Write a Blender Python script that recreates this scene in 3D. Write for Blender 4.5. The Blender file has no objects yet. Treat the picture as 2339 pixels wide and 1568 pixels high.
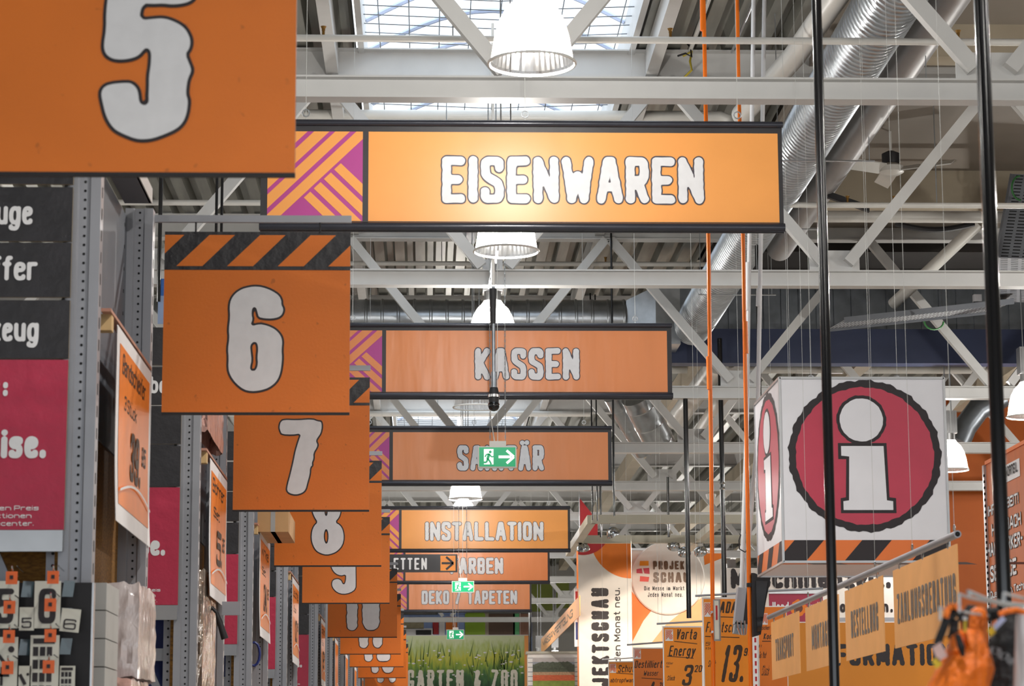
import bpy, math, random
import numpy as np
from mathutils import Vector
random.seed(4)
# ------------------------------------------------------------------ camera, world, exposure
PW, PH = 2339, 1568
CAMZ = 1.65
FPX = 5618.8
_pi, _ya, _ro = [math.radians(a) for a in (9.8208, 2.0129, -0.2465)]
_cy, _sy, _cp, _sp = math.cos(_ya), math.sin(_ya), math.cos(_pi), math.sin(_pi)
CF = np.array([_sy*_cp, _cy*_cp, _sp]); _R = np.array([_cy, -_sy, 0.0]); _U = np.cross(_R, CF)
_cr, _sr = math.cos(_ro), math.sin(_ro)
CR = _cr*_R + _sr*_U; CU = -_sr*_R + _cr*_U
CO = np.array([0, 0, CAMZ])
def _ray(px, py): return (px-PW/2)/FPX*CR - (py-PH/2)/FPX*CU + CF
def at(px, py, Y):            # a point of the photograph at a known distance Y down the aisle
    q = _ray(px, py); return CO + q*(Y/q[1])
def atz(px, py, z):
    q = _ray(px, py); return CO + q*((z-CAMZ)/q[2])
def atx(px, py, x):
    q = _ray(px, py); return CO + q*(x/q[0])
S = bpy.context.scene
COL = S.collection
cam = bpy.data.cameras.new('camera'); camo = bpy.data.objects.new('camera', cam); COL.objects.link(camo)
cam.sensor_width = 36; cam.lens = FPX/PW*36; cam.clip_start = 0.1; cam.clip_end = 400
from mathutils import Matrix
camo.matrix_world = Matrix([[CR[0], CU[0], -CF[0], CO[0]], [CR[1], CU[1], -CF[1], CO[1]], [CR[2], CU[2], -CF[2], CO[2]], [0, 0, 0, 1]])
S.camera = camo
cam.dof.use_dof = True; cam.dof.focus_distance = 26; cam.dof.aperture_fstop = 7.5
S.view_settings.view_transform = 'Standard'; S.view_settings.look = 'None'
S.view_settings.gamma = 1; S.view_settings.use_curve_mapping = False
S.view_settings.exposure = 0.68
S.cycles.use_denoising = True
S.cycles.max_bounces = 8; S.cycles.diffuse_bounces = 4; S.cycles.transparent_max_bounces = 12
S.cycles.sample_clamp_indirect = 4.0; S.cycles.caustics_reflective = False; S.cycles.caustics_refractive = False
SKY, LAMP_W = 1.5, 320
w = bpy.data.worlds.new('daylight'); S.world = w; w.use_nodes = True
bg = w.node_tree.nodes['Background']; bg.inputs[0].default_value = (0.86, 0.93, 1.0, 1); bg.inputs[1].default_value = SKY

# ------------------------------------------------------------------ materials
def lin(h):
    h = h.lstrip('#'); c = [int(h[i:i+2], 16)/255 for i in (0, 2, 4)]
    return tuple((x/12.92 if x <= .04045 else ((x+.055)/1.055)**2.4) for x in c)
MATS = {}
def M(name, col, rough=.5, metal=0.0, var=.10, scale=6.0, bump=0.0, bscale=None, stretch=None, emit=0, spec=.5, dirt=0.0):
    if name in MATS: return MATS[name]
    m = bpy.data.materials.new(name); m.use_nodes = True; nt = m.node_tree; N = nt.nodes; L = nt.links
    b = N['Principled BSDF']; c = lin(col) if isinstance(col, str) else col
    tc = N.new('ShaderNodeTexCoord'); mp = N.new('ShaderNodeMapping'); L.new(tc.outputs['Object'], mp.inputs[0])
    if stretch: mp.inputs['Scale'].default_value = stretch
    no = N.new('ShaderNodeTexNoise'); no.inputs['Scale'].default_value = scale; no.inputs['Detail'].default_value = 5
    L.new(mp.outputs[0], no.inputs['Vector'])
    rp = N.new('ShaderNodeValToRGB'); L.new(no.outputs['Fac'], rp.inputs[0])
    rp.color_ramp.elements[0].position = .3; rp.color_ramp.elements[1].position = .7
    rp.color_ramp.elements[0].color = tuple(x*(1-var) for x in c)+(1,); rp.color_ramp.elements[1].color = tuple(min(1, x*(1+var)) for x in c)+(1,)
    out = rp.outputs[0]
    if dirt:
        vo = N.new('ShaderNodeTexNoise'); vo.inputs['Scale'].default_value = scale*7; vo.inputs['Detail'].default_value = 2
        L.new(mp.outputs[0], vo.inputs['Vector'])
        r2 = N.new('ShaderNodeValToRGB'); r2.color_ramp.elements[0].position = .69; r2.color_ramp.elements[1].position = .76
        L.new(vo.outputs['Fac'], r2.inputs[0])
        mx = N.new('ShaderNodeMixRGB'); L.new(r2.outputs[0], mx.inputs[0]); L.new(out, mx.inputs[1]); mx.inputs[2].default_value = tuple(x*(1-dirt) for x in c)+(1,)
        out = mx.outputs[0]
    L.new(out, b.inputs['Base Color'])
    b.inputs['Roughness'].default_value = rough; b.inputs['Metallic'].default_value = metal
    b.inputs['Specular IOR Level'].default_value = spec
    if bump:
        n2 = N.new('ShaderNodeTexNoise'); n2.inputs['Scale'].default_value = bscale or scale*4; n2.inputs['Detail'].default_value = 3
        L.new(mp.outputs[0], n2.inputs['Vector'])
        bp = N.new('ShaderNodeBump'); bp.inputs['Strength'].default_value = bump; bp.inputs['Distance'].default_value = .03
        L.new(n2.outputs['Fac'], bp.inputs['Height']); L.new(bp.outputs[0], b.inputs['Normal'])
    if emit:
        L.new(out, b.inputs['Emission Color']); b.inputs['Emission Strength'].default_value = emit
    MATS[name] = m; return m
sign_orange = M('sign_orange', '#e2761c', .55, var=.05, scale=2.5, bump=.04, bscale=60, dirt=.28)
banner_orange = M('banner_orange', '#f3a354', .36, var=.04, scale=2)
kassen_orange = M('wrinkled_orange', '#e89059', .36, var=.03, scale=2, bump=.45, bscale=1.5, stretch=(2.4, 1, .45))
magenta = M('emblem_magenta', '#b2408c', .45, var=.04)
black_vinyl = M('black_vinyl', '#2b292c', .45, var=.15)
black_board = M('black_board', '#262428', .5, var=.25, scale=5, bump=.25, bscale=18, dirt=-.6)
white_print = M('white_print', '#e3e2e4', .6, var=.04, scale=14)
ink = M('black_ink', '#221a1e', .55, var=.1)
red_board = M('red_board', '#b22a48', .5, var=.08, scale=4, bump=.25, bscale=14)
white_steel = M('white_painted_steel', '#c9c8c6', .5, var=.04, scale=3)
cream_steel = M('cream_painted_steel', '#bcb7a6', .5, var=.05, scale=3)
white_pipe = M('white_pipe', '#cfccc6', .35, var=.05, scale=3)
deck_m = M('galvanised_deck', '#8f8e86', .42, .55, var=.22, scale=2.0, stretch=(4, .35, 1))
flat_ceiling = M('ceiling_panel', '#857c72', .7, var=.08, scale=1.2)
beige_beam = M('beige_concrete', '#a89c88', .75, var=.08, scale=1.5)
galv = M('galvanised_steel', '#b4b8bc', .28, .9, var=.12, scale=7)
dark_galv = M('dark_galvanised', '#7d8288', .35, .8, var=.15, scale=5)
rack_grey = M('rack_grey', '#9b9ca2', .42, .35, var=.06, scale=3)
rack_shade = M('rack_panel_grey', '#5f646d', .6, 0, var=.08, scale=2)
hole_black = M('hole_black', '#0b0b0d', .9)
alu = M('aluminium', '#b7b7b8', .3, .85, var=.06)
chrome = M('chrome', '#dadde0', .12, 1.0, var=.03)
gloss_black = M('gloss_black', '#0c0c10', .16, var=.1, spec=.7)
matt_black = M('matt_black', '#161418', .6, var=.15)
pole_orange = M('pole_orange', '#ee7410', .3, var=.04)
pole_white = M('pole_white', '#d7d8da', .35, var=.03)
blue_beam_m = M('blue_painted_steel', '#2a3453', .5, var=.12, scale=2)
osb = M('osb_board', '#8a6026', .8, var=.45, scale=28, stretch=(1, 1, 3))
wood = M('timber', '#caa877', .7, var=.15, scale=8)
shelf_edge = M('salmon_shelf_edge', '#b98470', .6, var=.1)
cardboard = M('cardboard', '#b98f62', .8, var=.1, scale=4)
wrap = M('shrink_wrap', '#cfc5c5', .14, var=.14, scale=4, bump=.8, bscale=12, stretch=(1, 1, .4))
wrap_salmon = M('wrapped_salmon', '#c9a096', .16, var=.2, scale=3, bump=.8, bscale=9, stretch=(1, 1, .4))
foil = M('silver_foil', '#b9a99c', .12, .7, var=.3, scale=5, bump=.9, bscale=8)
grey_box = M('grey_carton', '#b5b3b0', .8, var=.06)
poster_orange = M('poster_orange', '#f2842c', .35, var=.05)
paper_white = M('paper_white', '#e9e7e8', .5, var=.03)
placard_orange = M('placard_orange', '#f08c10', .5, var=.05, scale=3)
placard_deep = M('placard_deep_orange', '#dd7416', .5, var=.05, scale=3)
marker = M('marker_brown', '#3a2413', .6, var=.2)
box_white = M('box_white', '#e9e8ee', .35, var=.02)
info_red = M('info_red', '#c03a52', .4, var=.04)
stripe_orange = M('stripe_orange', '#ec7a34', .45, var=.03)
flag_tan = M('flag_tan', '#eeae6c', .6, var=.05, scale=5)
flag_ink = M('flag_ink', '#77706a', .6, var=.05)
wall_orange = M('wall_orange', '#c9641c', .6, var=.08, scale=.8)
info_orange = M('info_orange', '#d3821e', .55, var=.08, scale=.7)
booth_white = M('booth_white', '#ece6df', .6, var=.03)
booth_orange = M('booth_orange', '#ee7d1e', .55, var=.04)
booth_peach = M('booth_peach', '#f3b27c', .55, var=.04)
booth_red = M('booth_red', '#b3262c', .55, var=.05)
exit_green = M('exit_green', '#14a06a', .35, var=.03, emit=.25)
exit_white = M('exit_white', '#f4fbf6', .35, var=.01, emit=.35)
bag_orange = M('bag_orange', '#ff7a18', .45, var=.12, scale=30, bump=.5, bscale=40)
bag_black = M('bag_black', '#121216', .6, var=.3, scale=30, bump=.4, bscale=50)
floor_m = M('floor_screed', '#a7a39c', .35, var=.08, scale=.8)
plain_wall = M('wall_grey', '#9a9791', .7, var=.06, scale=.7)
olive = M('olive_panel', '#6f7a22', .6, var=.15, scale=1.2)
lime = M('lime_panel', '#8fb32a', .6, var=.1, scale=1)
brown_panel = M('brown_panel', '#5a4335', .6, var=.25, scale=1)
skyblue = M('mural_blue', '#8fa6d8', .6, var=.1)
tan_m = M('mural_tan', '#a39a7e', .6, var=.15)
clip_orange = M('clip_orange', '#e8641a', .4, var=.05)
card_white = M('card_white', '#d6d5c9', .5, var=.04)
clear_holder = M('clear_holder', '#46555c', .12, var=.2)
deep_blue = M('deep_blue', '#1d2f78', .5, var=.1)
green_cable = M('green_cable', '#2f6b36', .5)
brass = M('brass', '#7d5a24', .4, .6)
yellow_tag = M('yellow_tag', '#d8b51e', .5)
bulb_m = M('lamp_bulb', '#fff6e6', .5, var=0, emit=14)
def shade_mat():
    m = bpy.data.materials.new('prismatic_acrylic'); m.use_nodes = True; nt = m.node_tree; N = nt.nodes; L = nt.links
    N.remove(N['Principled BSDF']); out = N['Material Output']
    tr = N.new('ShaderNodeBsdfTranslucent'); tr.inputs[0].default_value = (.95, .95, .93, 1)
    tp = N.new('ShaderNodeBsdfTransparent'); tp.inputs[0].default_value = (.95, .96, .97, 1)
    gl = N.new('ShaderNodeBsdfGlossy'); gl.inputs['Roughness'].default_value = .15
    wv = N.new('ShaderNodeTexNoise'); wv.inputs['Scale'].default_value = 9
    tc = N.new('ShaderNodeTexCoord'); L.new(tc.outputs['Object'], wv.inputs['Vector'])
    mr = N.new('ShaderNodeMapRange'); mr.inputs['To Min'].default_value = .5; mr.inputs['To Max'].default_value = .62; L.new(wv.outputs['Fac'], mr.inputs[0])
    m1 = N.new('ShaderNodeMixShader'); L.new(mr.outputs[0], m1.inputs[0]); L.new(tr.outputs[0], m1.inputs[1]); L.new(tp.outputs[0], m1.inputs[2])
    m2 = N.new('ShaderNodeMixShader'); m2.inputs[0].default_value = .12; L.new(m1.outputs[0], m2.inputs[1]); L.new(gl.outputs[0], m2.inputs[2])
    L.new(m2.outputs[0], out.inputs[0]); return m
acrylic = shade_mat()
def dome_mat():
    m = bpy.data.materials.new('skylight_polycarbonate'); m.use_nodes = True; nt = m.node_tree; N = nt.nodes; L = nt.links
    N.remove(N['Principled BSDF']); out = N['Material Output']
    tr = N.new('ShaderNodeBsdfTranslucent'); tr.inputs[0].default_value = (.9, .95, 1, 1)
    tp = N.new('ShaderNodeBsdfTransparent'); tp.inputs[0].default_value = (.93, .97, 1, 1)
    no = N.new('ShaderNodeTexNoise'); no.inputs['Scale'].default_value = 1.5
    mr = N.new('ShaderNodeMapRange'); mr.inputs['To Min'].default_value = .75; mr.inputs['To Max'].default_value = .95; L.new(no.outputs['Fac'], mr.inputs[0])
    m1 = N.new('ShaderNodeMixShader'); L.new(mr.outputs[0], m1.inputs[0]); L.new(tr.outputs[0], m1.inputs[1]); L.new(tp.outputs[0], m1.inputs[2])
    L.new(m1.outputs[0], out.inputs[0]); return m
dome_m = dome_mat()

# ------------------------------------------------------------------ mesh builder
def V(*a): return np.array(a, float)
def unit(v): return v/np.linalg.norm(v)
class Frame:
    def __init__(s, o, r=(1, 0, 0), u=(0, 0, 1)):
        s.o = V(*o); s.r = unit(V(*r)); s.u = unit(V(*u)); s.n = np.cross(s.r, s.u)
    def p(s, x, y, d=0): return s.o + x*s.r + y*s.u + d*s.n
class MB:
    def __init__(s): s.v = []; s.f = []; s.m = []; s.mats = []
    def mi(s, m):
        if m not in s.mats: s.mats.append(m)
        return s.mats.index(m)
    def add(s, vs, fs, m):
        b = len(s.v); s.v += [tuple(p) for p in vs]; k = s.mi(m)
        for f in fs: s.f.append([b+i for i in f]); s.m.append(k)
        return s
    def obox(s, c, ax, m):    # centre, three half-axis vectors
        c = V(*c); a, b, d = [V(*x) for x in ax]
        vs = [c+i*a+j*b+k*d for i in (-1, 1) for j in (-1, 1) for k in (-1, 1)]
        fs = [(0, 1, 3, 2), (4, 6, 7, 5), (0, 4, 5, 1), (2, 3, 7, 6), (0, 2, 6, 4), (1, 5, 7, 3)]
        if np.dot(np.cross(a, b), d) < 0: fs = [f[::-1] for f in fs]
        return s.add(vs, fs, m)
    def box(s, lo, hi, m):
        lo, hi = V(*lo), V(*hi); c = (lo+hi)/2; h = (hi-lo)/2
        return s.obox(c, ((h[0], 0, 0), (0, h[1], 0), (0, 0, h[2])), m)
    def bar(s, a, b, w, h, m, side=None):   # rectangular bar from a to b; w along 'side'
        a, b = V(*a), V(*b); d = b-a
        sd = V(*(side or (0, 1, 0))); t = np.cross(d, sd); t = unit(t); sd = unit(np.cross(t, d))
        return s.obox((a+b)/2, (d/2, sd*w/2, t*h/2), m)
    def tube(s, pts, r, m, n=10, cap=True):
        pts = [V(*p) for p in pts]; k = len(pts); vs = []; fs = []
        rs = r if isinstance(r, (list, tuple)) else [r]*k
        t0 = unit(pts[1]-pts[0]); ref = V(0, 0, 1) if abs(t0[2]) < .9 else V(1, 0, 0)
        u = unit(np.cross(t0, ref))
        for i in range(k):
            t = unit((pts[min(i+1, k-1)]-pts[max(i-1, 0)]))
            u = unit(u-np.dot(u, t)*t); q = np.cross(t, u)
            for j in range(n):
                a = 2*math.pi*j/n; vs.append(pts[i]+rs[i]*(math.cos(a)*u+math.sin(a)*q))
        for i in range(k-1):
            for j in range(n): fs.append((i*n+j, i*n+(j+1) % n, (i+1)*n+(j+1) % n, (i+1)*n+j))
        if cap: fs += [tuple(range(n))[::-1], tuple((k-1)*n+j for j in range(n))]
        return s.add(vs, fs, m)
    def lathe(s, c, prof, m, n=28, axis=(0, 0, 1)):   # prof: (radius, height)
        c = V(*c); az = unit(V(*axis)); ref = V(1, 0, 0) if abs(az[0]) < .9 else V(0, 1, 0)
        u = unit(np.cross(az, ref)); q = np.cross(az, u); vs = []; fs = []
        for r, h in prof:
            for j in range(n):
                a = 2*math.pi*j/n; vs.append(c+h*az+r*(math.cos(a)*u+math.sin(a)*q))
        for i in range(len(prof)-1):
            for j in range(n): fs.append((i*n+j, i*n+(j+1) % n, (i+1)*n+(j+1) % n, (i+1)*n+j))
        return s.add(vs, fs, m)
    def poly(s, fr, pts, m, d=0.0):        # flat polygon (decal) in a frame
        return s.add([fr.p(x, y, d) for x, y in pts], [tuple(range(len(pts)))], m)
    def prism(s, fr, pts, m, d0=0.0, d1=-.02, side=None):
        n = len(pts); vs = [fr.p(x, y, d0) for x, y in pts]+[fr.p(x, y, d1) for x, y in pts]
        s.add(vs, [tuple(range(n))], m); s.add(vs, [tuple(range(2*n-1, n-1, -1))], side or m)
        return s.add(vs, [(i, n+i, n+(i+1) % n, (i+1) % n) for i in range(n)], side or m)
    def slab(s, fr, x0, y0, x1, y1, m, th=.02, d=0.0, side=None):
        return s.prism(fr, [(x0, y0), (x1, y0), (x1, y1), (x0, y1)], m, d, d-th, side)
    def build(s, name, parent=None, base=None, smooth=False):
        base = V(*ROOT[parent.name]) if parent is not None else (V(*base) if base is not None else V(0, 0, 0))
        me = bpy.data.meshes.new(name)
        me.from_pydata([tuple(V(*p)-base) for p in s.v], [], s.f)
        for m in s.mats: me.materials.append(m)
        me.polygons.foreach_set('material_index', s.m)
        if smooth:
            me.polygons.foreach_set('use_smooth', [True]*len(me.polygons))
            try: me.set_sharp_from_angle(angle=math.radians(40))
            except Exception: pass
        me.update()
        o = bpy.data.objects.new(name, me); COL.objects.link(o)
        if parent is not None: o.parent = parent
        else: o.location = base
        ROOT[o.name] = tuple(base)
        return o
ROOT = {}
def tag(o, label, cat, group=None, kind=None):
    if label: o['label'] = label
    if cat: o['category'] = cat
    if group: o['group'] = group
    if kind: o['kind'] = kind
    return o
def thing(name, label, cat, loc, group=None):
    o = bpy.data.objects.new(name, None); COL.objects.link(o); o.location = tuple(loc); o.empty_display_size = .1
    ROOT[o.name] = tuple(loc); return tag(o, label, cat, group)
def struct(o): o['kind'] = 'structure'; return o
def clip(poly, a, b, c):      # keep a*x+b*y<=c
    out = []
    for i in range(len(poly)):
        p, q = poly[i], poly[(i+1) % len(poly)]; dp, dq = a*p[0]+b*p[1]-c, a*q[0]+b*q[1]-c
        if dp <= 0: out.append(p)
        if dp*dq < 0:
            t = dp/(dp-dq); out.append((p[0]+t*(q[0]-p[0]), p[1]+t*(q[1]-p[1])))
    return out
def band(poly, a, b, lo, hi): return clip(clip(poly, a, b, hi), -a, -b, -lo)

# ------------------------------------------------------------------ lettering: strokes turned into outlines
GL = {'A': "00 3.8,10 6.2,10 A0|2,3.2 8,3.2", 'B': "00 0A|~0A 6A AA A5 65 05|~05 65 A5 A0 60 00", 'C': "~A7 AA 5A 0A 05 00 50 A0 A3", 'D': "00 0A|~0A 6A AA A5 A0 60 00",
 'E': "A0 00 0A AA|05 85", 'F': "00 0A AA|05 85", 'G': "~A7 AA 5A 0A 05 00 50 A0 A4|A4 64", 'H': "00 0A|A0 AA|05 A5", 'I': "50 5A", 'J': "~AA A3 A0 50 00 03",
 'K': "00 0A|AA 04|35 A0", 'L': "0A 00 A0", 'M': "00 0A 52 AA A0", 'N': "00 0A A0 AA", 'O': "@5A AA A5 A0 50 00 05 0A", 'P': "00 0A|~0A 6A AA A4 64 04",
 'Q': "@5A AA A5 A0 50 00 05 0A|63 A0", 'R': "00 0A|~0A 6A AA A5 65 05|55 A0", 'S': "~10,8.2 AA 5A 0A 0,6.2 3,5.4 7,4.6 10,3.8 A0 50 00 0,1.8", 'T': "50 5A|0A AA", 'U': "~0A 03 00 50 A0 A3 AA", 'V': "0A 50 AA",
 'W': "0A 2.3,0 5,6.2 7.7,0 AA", 'X': "00 AA|0A A0", 'Y': "0A 55 AA|55 50", 'Z': "0A AA 00 A0", '&': "~A0 27 3A 7A 78 15 00 50 A4", '/': "00 AA", '-': "15 95", '.': "50 51", ',': "51 4z",
 ':': "51 52|56 57", '!': "53 5A|50 50", '0': "@5A AA A5 A0 50 00 05 0A", '1': "18 5A 50", '2': "~0,8 0A 5A AA A7 53 00|00 A0", '3': "~08 0A 5A AA A6 45|~45 A5 A0 50 00 02", '4': "70 7A 03 A3",
 '5': "AA 0A 0,5.6|~0,5.6 5,6.2 A6 A4 A0 50 00 0,1.8", '6': "~10,8.4 AA 5A 0A 05 00 50 A0 A4 10,5.8 5,5.8 0,4.5", '7': "0A AA 30", '8': "@5A AA A6 55 06 0A|@55 A5 A0 50 00 05", '9': "~0,1.6 00 50 A0 A5 AA 5A 0A 06 0,4.2 5,4.2 10,5.5",
 'a': "~06 07 A7 A4 A0|@A3 A4 04 00 A0 A2", 'b': "0A 00|@07 A7 A0 00", 'c': "~A6 A7 07 00 A0 A1", 'd': "AA A0|@07 A7 A0 00", 'e': "~04 A4 A7 07 00 A0 A1", 'f': "~AA 4A 40|07 87",
 'g': "@07 A7 A0 00|~A7 Ax 0x 0y", 'h': "0A 00|~05 07 A7 A0", 'i': "50 57|5A 5A", 'j': "~57 5x 0x|5A 5A", 'k': "0A 00|A7 03|43 A0", 'l': "50 5A", 'm': "00 07|~05 07 57 50|~55 57 A7 A0", 'n': "00 07|~05 07 A7 A0",
 'o': "@07 A7 A0 00", 'p': "07 0x|@07 A7 A0 00", 'q': "A7 Ax|@07 A7 A0 00", 'r': "00 07|~04 07 A7", 's': "~A6 A7 07 04 A4 A0 00 01", 't': "~4A 40 A0|07 87", 'u': "~07 00 A0 A2|A7 A0", 'v': "07 50 A7", 'w': "07 20 56 80 A7",
 'x': "00 A7|07 A0", 'y': "07 50|A7 2x", 'z': "07 A7 00 A0"}
GW = {'I': .0, 'A': 1.2, 'N': 1.15, 'M': 1.35, 'W': 1.6, 'm': 1.4, 'w': 1.4, 'i': 0, 'l': 0, '.': 0, ',': 0, ':': 0, '!': 0, 'j': .4, 't': .65, 'f': .65, 'r': .7, '1': .45, '-': .6, '/': .6}
_hx = {**{str(i): i for i in range(10)}, 'A': 10, 'z': -1, 'y': -2, 'x': -3}
def chaikin(p, closed, it=3):
    p = [V(*q) for q in p]
    for _ in range(it):
        o = [] if closed else [p[0]]
        for i in range(len(p) if closed else len(p)-1):
            a, b = p[i], p[(i+1) % len(p)]; o += [.75*a+.25*b, .25*a+.75*b]
        if not closed: o.append(p[-1])
        p = o
    return p+[p[0]] if closed else p
def glyph(ch):
    out = []
    for s in GL[ch].split('|'):
        c = s[0]; body = s[1:] if c in '~@' else s
        pts = [tuple(float(q)/10 for q in t.split(',')) if ',' in t else (_hx[t[0]]/10, _hx[t[1]]/10) for t in body.split()]
        out.append(chaikin(pts, c == '@') if c in '~@' else [V(*q) for q in pts])
    return out
def sdf_fill(mb, fr, segs, lev, m, d, cell, rough=0.0, ofs=(0, 0), seed=0, rl=1.0, solid=False):
    A = np.array([s[0] for s in segs]); B = np.array([s[1] for s in segs])
    x0, y0 = np.minimum(A, B).min(0)-lev-rough*2-cell; x1, y1 = np.maximum(A, B).max(0)+lev+rough*2+cell
    nx, ny = int((x1-x0)/cell)+2, int((y1-y0)/cell)+2
    X, Y = np.meshgrid(x0+cell*np.arange(nx), y0+cell*np.arange(ny))
    D = np.full(X.shape, 1e9)
    for a, b in zip(A, B):
        e = b-a; L2 = max(e@e, 1e-12); t = np.clip(((X-a[0])*e[0]+(Y-a[1])*e[1])/L2, 0, 1)
        D = np.minimum(D, np.hypot(X-a[0]-t*e[0], Y-a[1]-t*e[1]))
    if solid:                              # closed outlines: inside counts as negative distance
        ins = np.zeros(X.shape, bool)
        for a, b in zip(A, B):
            if a[1] != b[1]: ins ^= ((a[1] > Y) != (b[1] > Y)) & (X < (b[0]-a[0])*(Y-a[1])/(b[1]-a[1])+a[0])
        D = np.where(ins, -D, D)
    if rough:
        k = 1/rl
        D = D+rough*(np.sin(X*k*9+seed*3.1+2*np.sin(Y*k*7+seed))*.45+np.sin(Y*k*23+seed*1.7)*.35+np.sin(Y*k*41+X*k*13+seed)*.35)
    I = (lev-D)
    vs = []; fs = []
    ins = I > 0; full = ins[:-1, :-1] & ins[1:, :-1] & ins[:-1, 1:] & ins[1:, 1:]; anyc = ins[:-1, :-1] | ins[1:, :-1] | ins[:-1, 1:] | ins[1:, 1:]
    def P(x, y): vs.append(fr.p(x+ofs[0], y+ofs[1], d)); return len(vs)-1
    for j in range(ny-1):
        i = 0
        while i < nx-1:
            if full[j, i]:
                k = i
                while k < nx-1 and full[j, k]: k += 1
                xa, xb, ya, yb = X[j, i], X[j, k], Y[j, i], Y[j+1, i]
                fs.append((P(xa, ya), P(xb, ya), P(xb, yb), P(xa, yb))); i = k; continue
            if anyc[j, i]:
                cs = [(j, i), (j, i+1), (j+1, i+1), (j+1, i)]; poly = []
                for q in range(4):
                    p, r = cs[q], cs[(q+1) % 4]; vp, vr = I[p], I[r]
                    if vp > 0: poly.append((X[p], Y[p]))
                    if (vp > 0) != (vr > 0):
                        t = vp/(vp-vr); poly.append((X[p]+t*(X[r]-X[p]), Y[p]+t*(Y[r]-Y[p])))
                if len(poly) > 2: fs.append(tuple(P(*q) for q in poly))
            i += 1
    mb.add(vs, fs, m)
def text(mb, fr, s, x, y, h, width, wt=.11, m=None, outline=None, o=.0, rough=0.0, cells=26, d=.004, wf=.55, gap=.16, slant=0.0, align='l', lo=None):
    """s set with its left base at (x, y) in the frame, cap height h, squeezed to 'width' when given"""
    r = wt*h
    items = []; cx = 0
    for ch in s:
        uml = ch in 'ÄÖÜäöü'; base = {'Ä': 'A', 'Ö': 'O', 'Ü': 'U', 'ä': 'a', 'ö': 'o', 'ü': 'u'}.get(ch, ch)
        if ch == ' ': cx += wf*h*.7+gap*h*.5; continue
        gw = wf*GW.get(base, 1.0)*(.85 if base.islower() and base in 'acesz' else 1)*h
        items.append((base, uml, cx, gw)); cx += gw+2*r+gap*h
    tot = cx-gap*h
    k = 1.0; rr = r; sp = 0.0
    if width:                              # first the counters give, then the stroke weight
        fixed = sum(2*r+gap*h for _ in items)-gap*h+sum(wf*h*.7+gap*h*.5 for c_ in s if c_ == ' '); inner = sum(i_[3] for i_ in items)+1e-9
        k = (width-fixed)/inner
        if k < .45:
            q_ = width/(fixed+.45*inner); rr = r*q_; k = .45*q_; sp = q_
        else: sp = 1.0
        cx = 0; it2 = []; j_ = 0
        for ch in s:
            if ch == ' ': cx += (wf*h*.7+gap*h*.5)*sp; continue
            base, uml, _, gw = items[j_]; j_ += 1
            it2.append((base, uml, cx, gw*k)); cx += gw*k+2*rr+gap*h*sp
        items = it2; tot = width
    x -= {'l': 0, 'c': .5, 'r': 1}[align]*tot
    for n, (base, uml, gx, gw) in enumerate(items):
        segs = []
        X0 = gx+rr; Wd = gw; Hh = h-2*rr
        for pl in glyph(base):
            q = [V(X0+p[0]*Wd+slant*p[1]*Hh, rr+p[1]*Hh) for p in pl]
            segs += list(zip(q[:-1], q[1:])) if len(q) > 1 else [(q[0], q[0])]
        if uml:
            for u in (.2, .8):
                q = V(X0+u*Wd, h+rr*1.1); segs.append((q, q+V(1e-4, 0)))
        sd = n*1.37+len(s)+h
        if outline is not None: sdf_fill(mb, fr, segs, rr+o*h, outline, d, h/cells, rough*h, (x, y), sd, h)
        sdf_fill(mb, fr, segs, rr, m, d+(.002 if outline is not None else 0), h/cells, rough*h, (x, y), sd, h)
def part_text(name, parent, fr, *a, **k):
    mb = MB(); text(mb, fr, *a, **k); return mb.build(name, parent)
def circle(cx, cy, r, n=40, ry=None, a0=0, a1=2*math.pi, jag=0.0):
    out = []
    for i in range(n):
        a = a0+(a1-a0)*i/(n if abs(a1-a0-2*math.pi) < 1e-6 else n-1)
        q = 1+jag*(math.sin(i*2.3)*.5+math.sin(i*1.1+1)*.5)
        out.append((cx+r*q*math.cos(a), cy+(ry or r)*q*math.sin(a)))
    return out
def rect_at(x0, y0, x1, y1, Y):          # photo rectangle at distance Y -> frame at its lower left corner, width, height
    ym, xm = (y0+y1)/2, (x0+x1)/2
    a, b = at(x0, ym, Y)[0], at(x1, ym, Y)[0]; zt, zb = at(xm, y0, Y)[2], at(xm, y1, Y)[2]
    return Frame((a, Y, zb)), b-a, zt-zb
def emblem(mb, fr, x, y, s, sy, mo, mp, d=.002):
    sq = [(0, 0), (1, 0), (1, 1), (0, 1)]    # v measured downwards
    def put(p, m, dd):
        if len(p) > 2: mb.poly(fr, [(x+u*s, y+(1-v)*sy) for u, v in p][::-1], m, dd)
    put(sq, mp, d)
    for lo, hi in ((-.1, -.03), (.05, .2), (.27, .418), (.485, .648), (.708, .863), (.93, 1.083)): put(band(sq, 1, 1, lo, hi), mo, d+.002)
    low = clip(sq, -1, -1, -1.125)
    for lo, hi in ((.273, .414), (.058, .206), (-.153, -.009), (-.358, -.224)): put(band(low, 1, -1, lo, hi), mo, d+.002)

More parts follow.
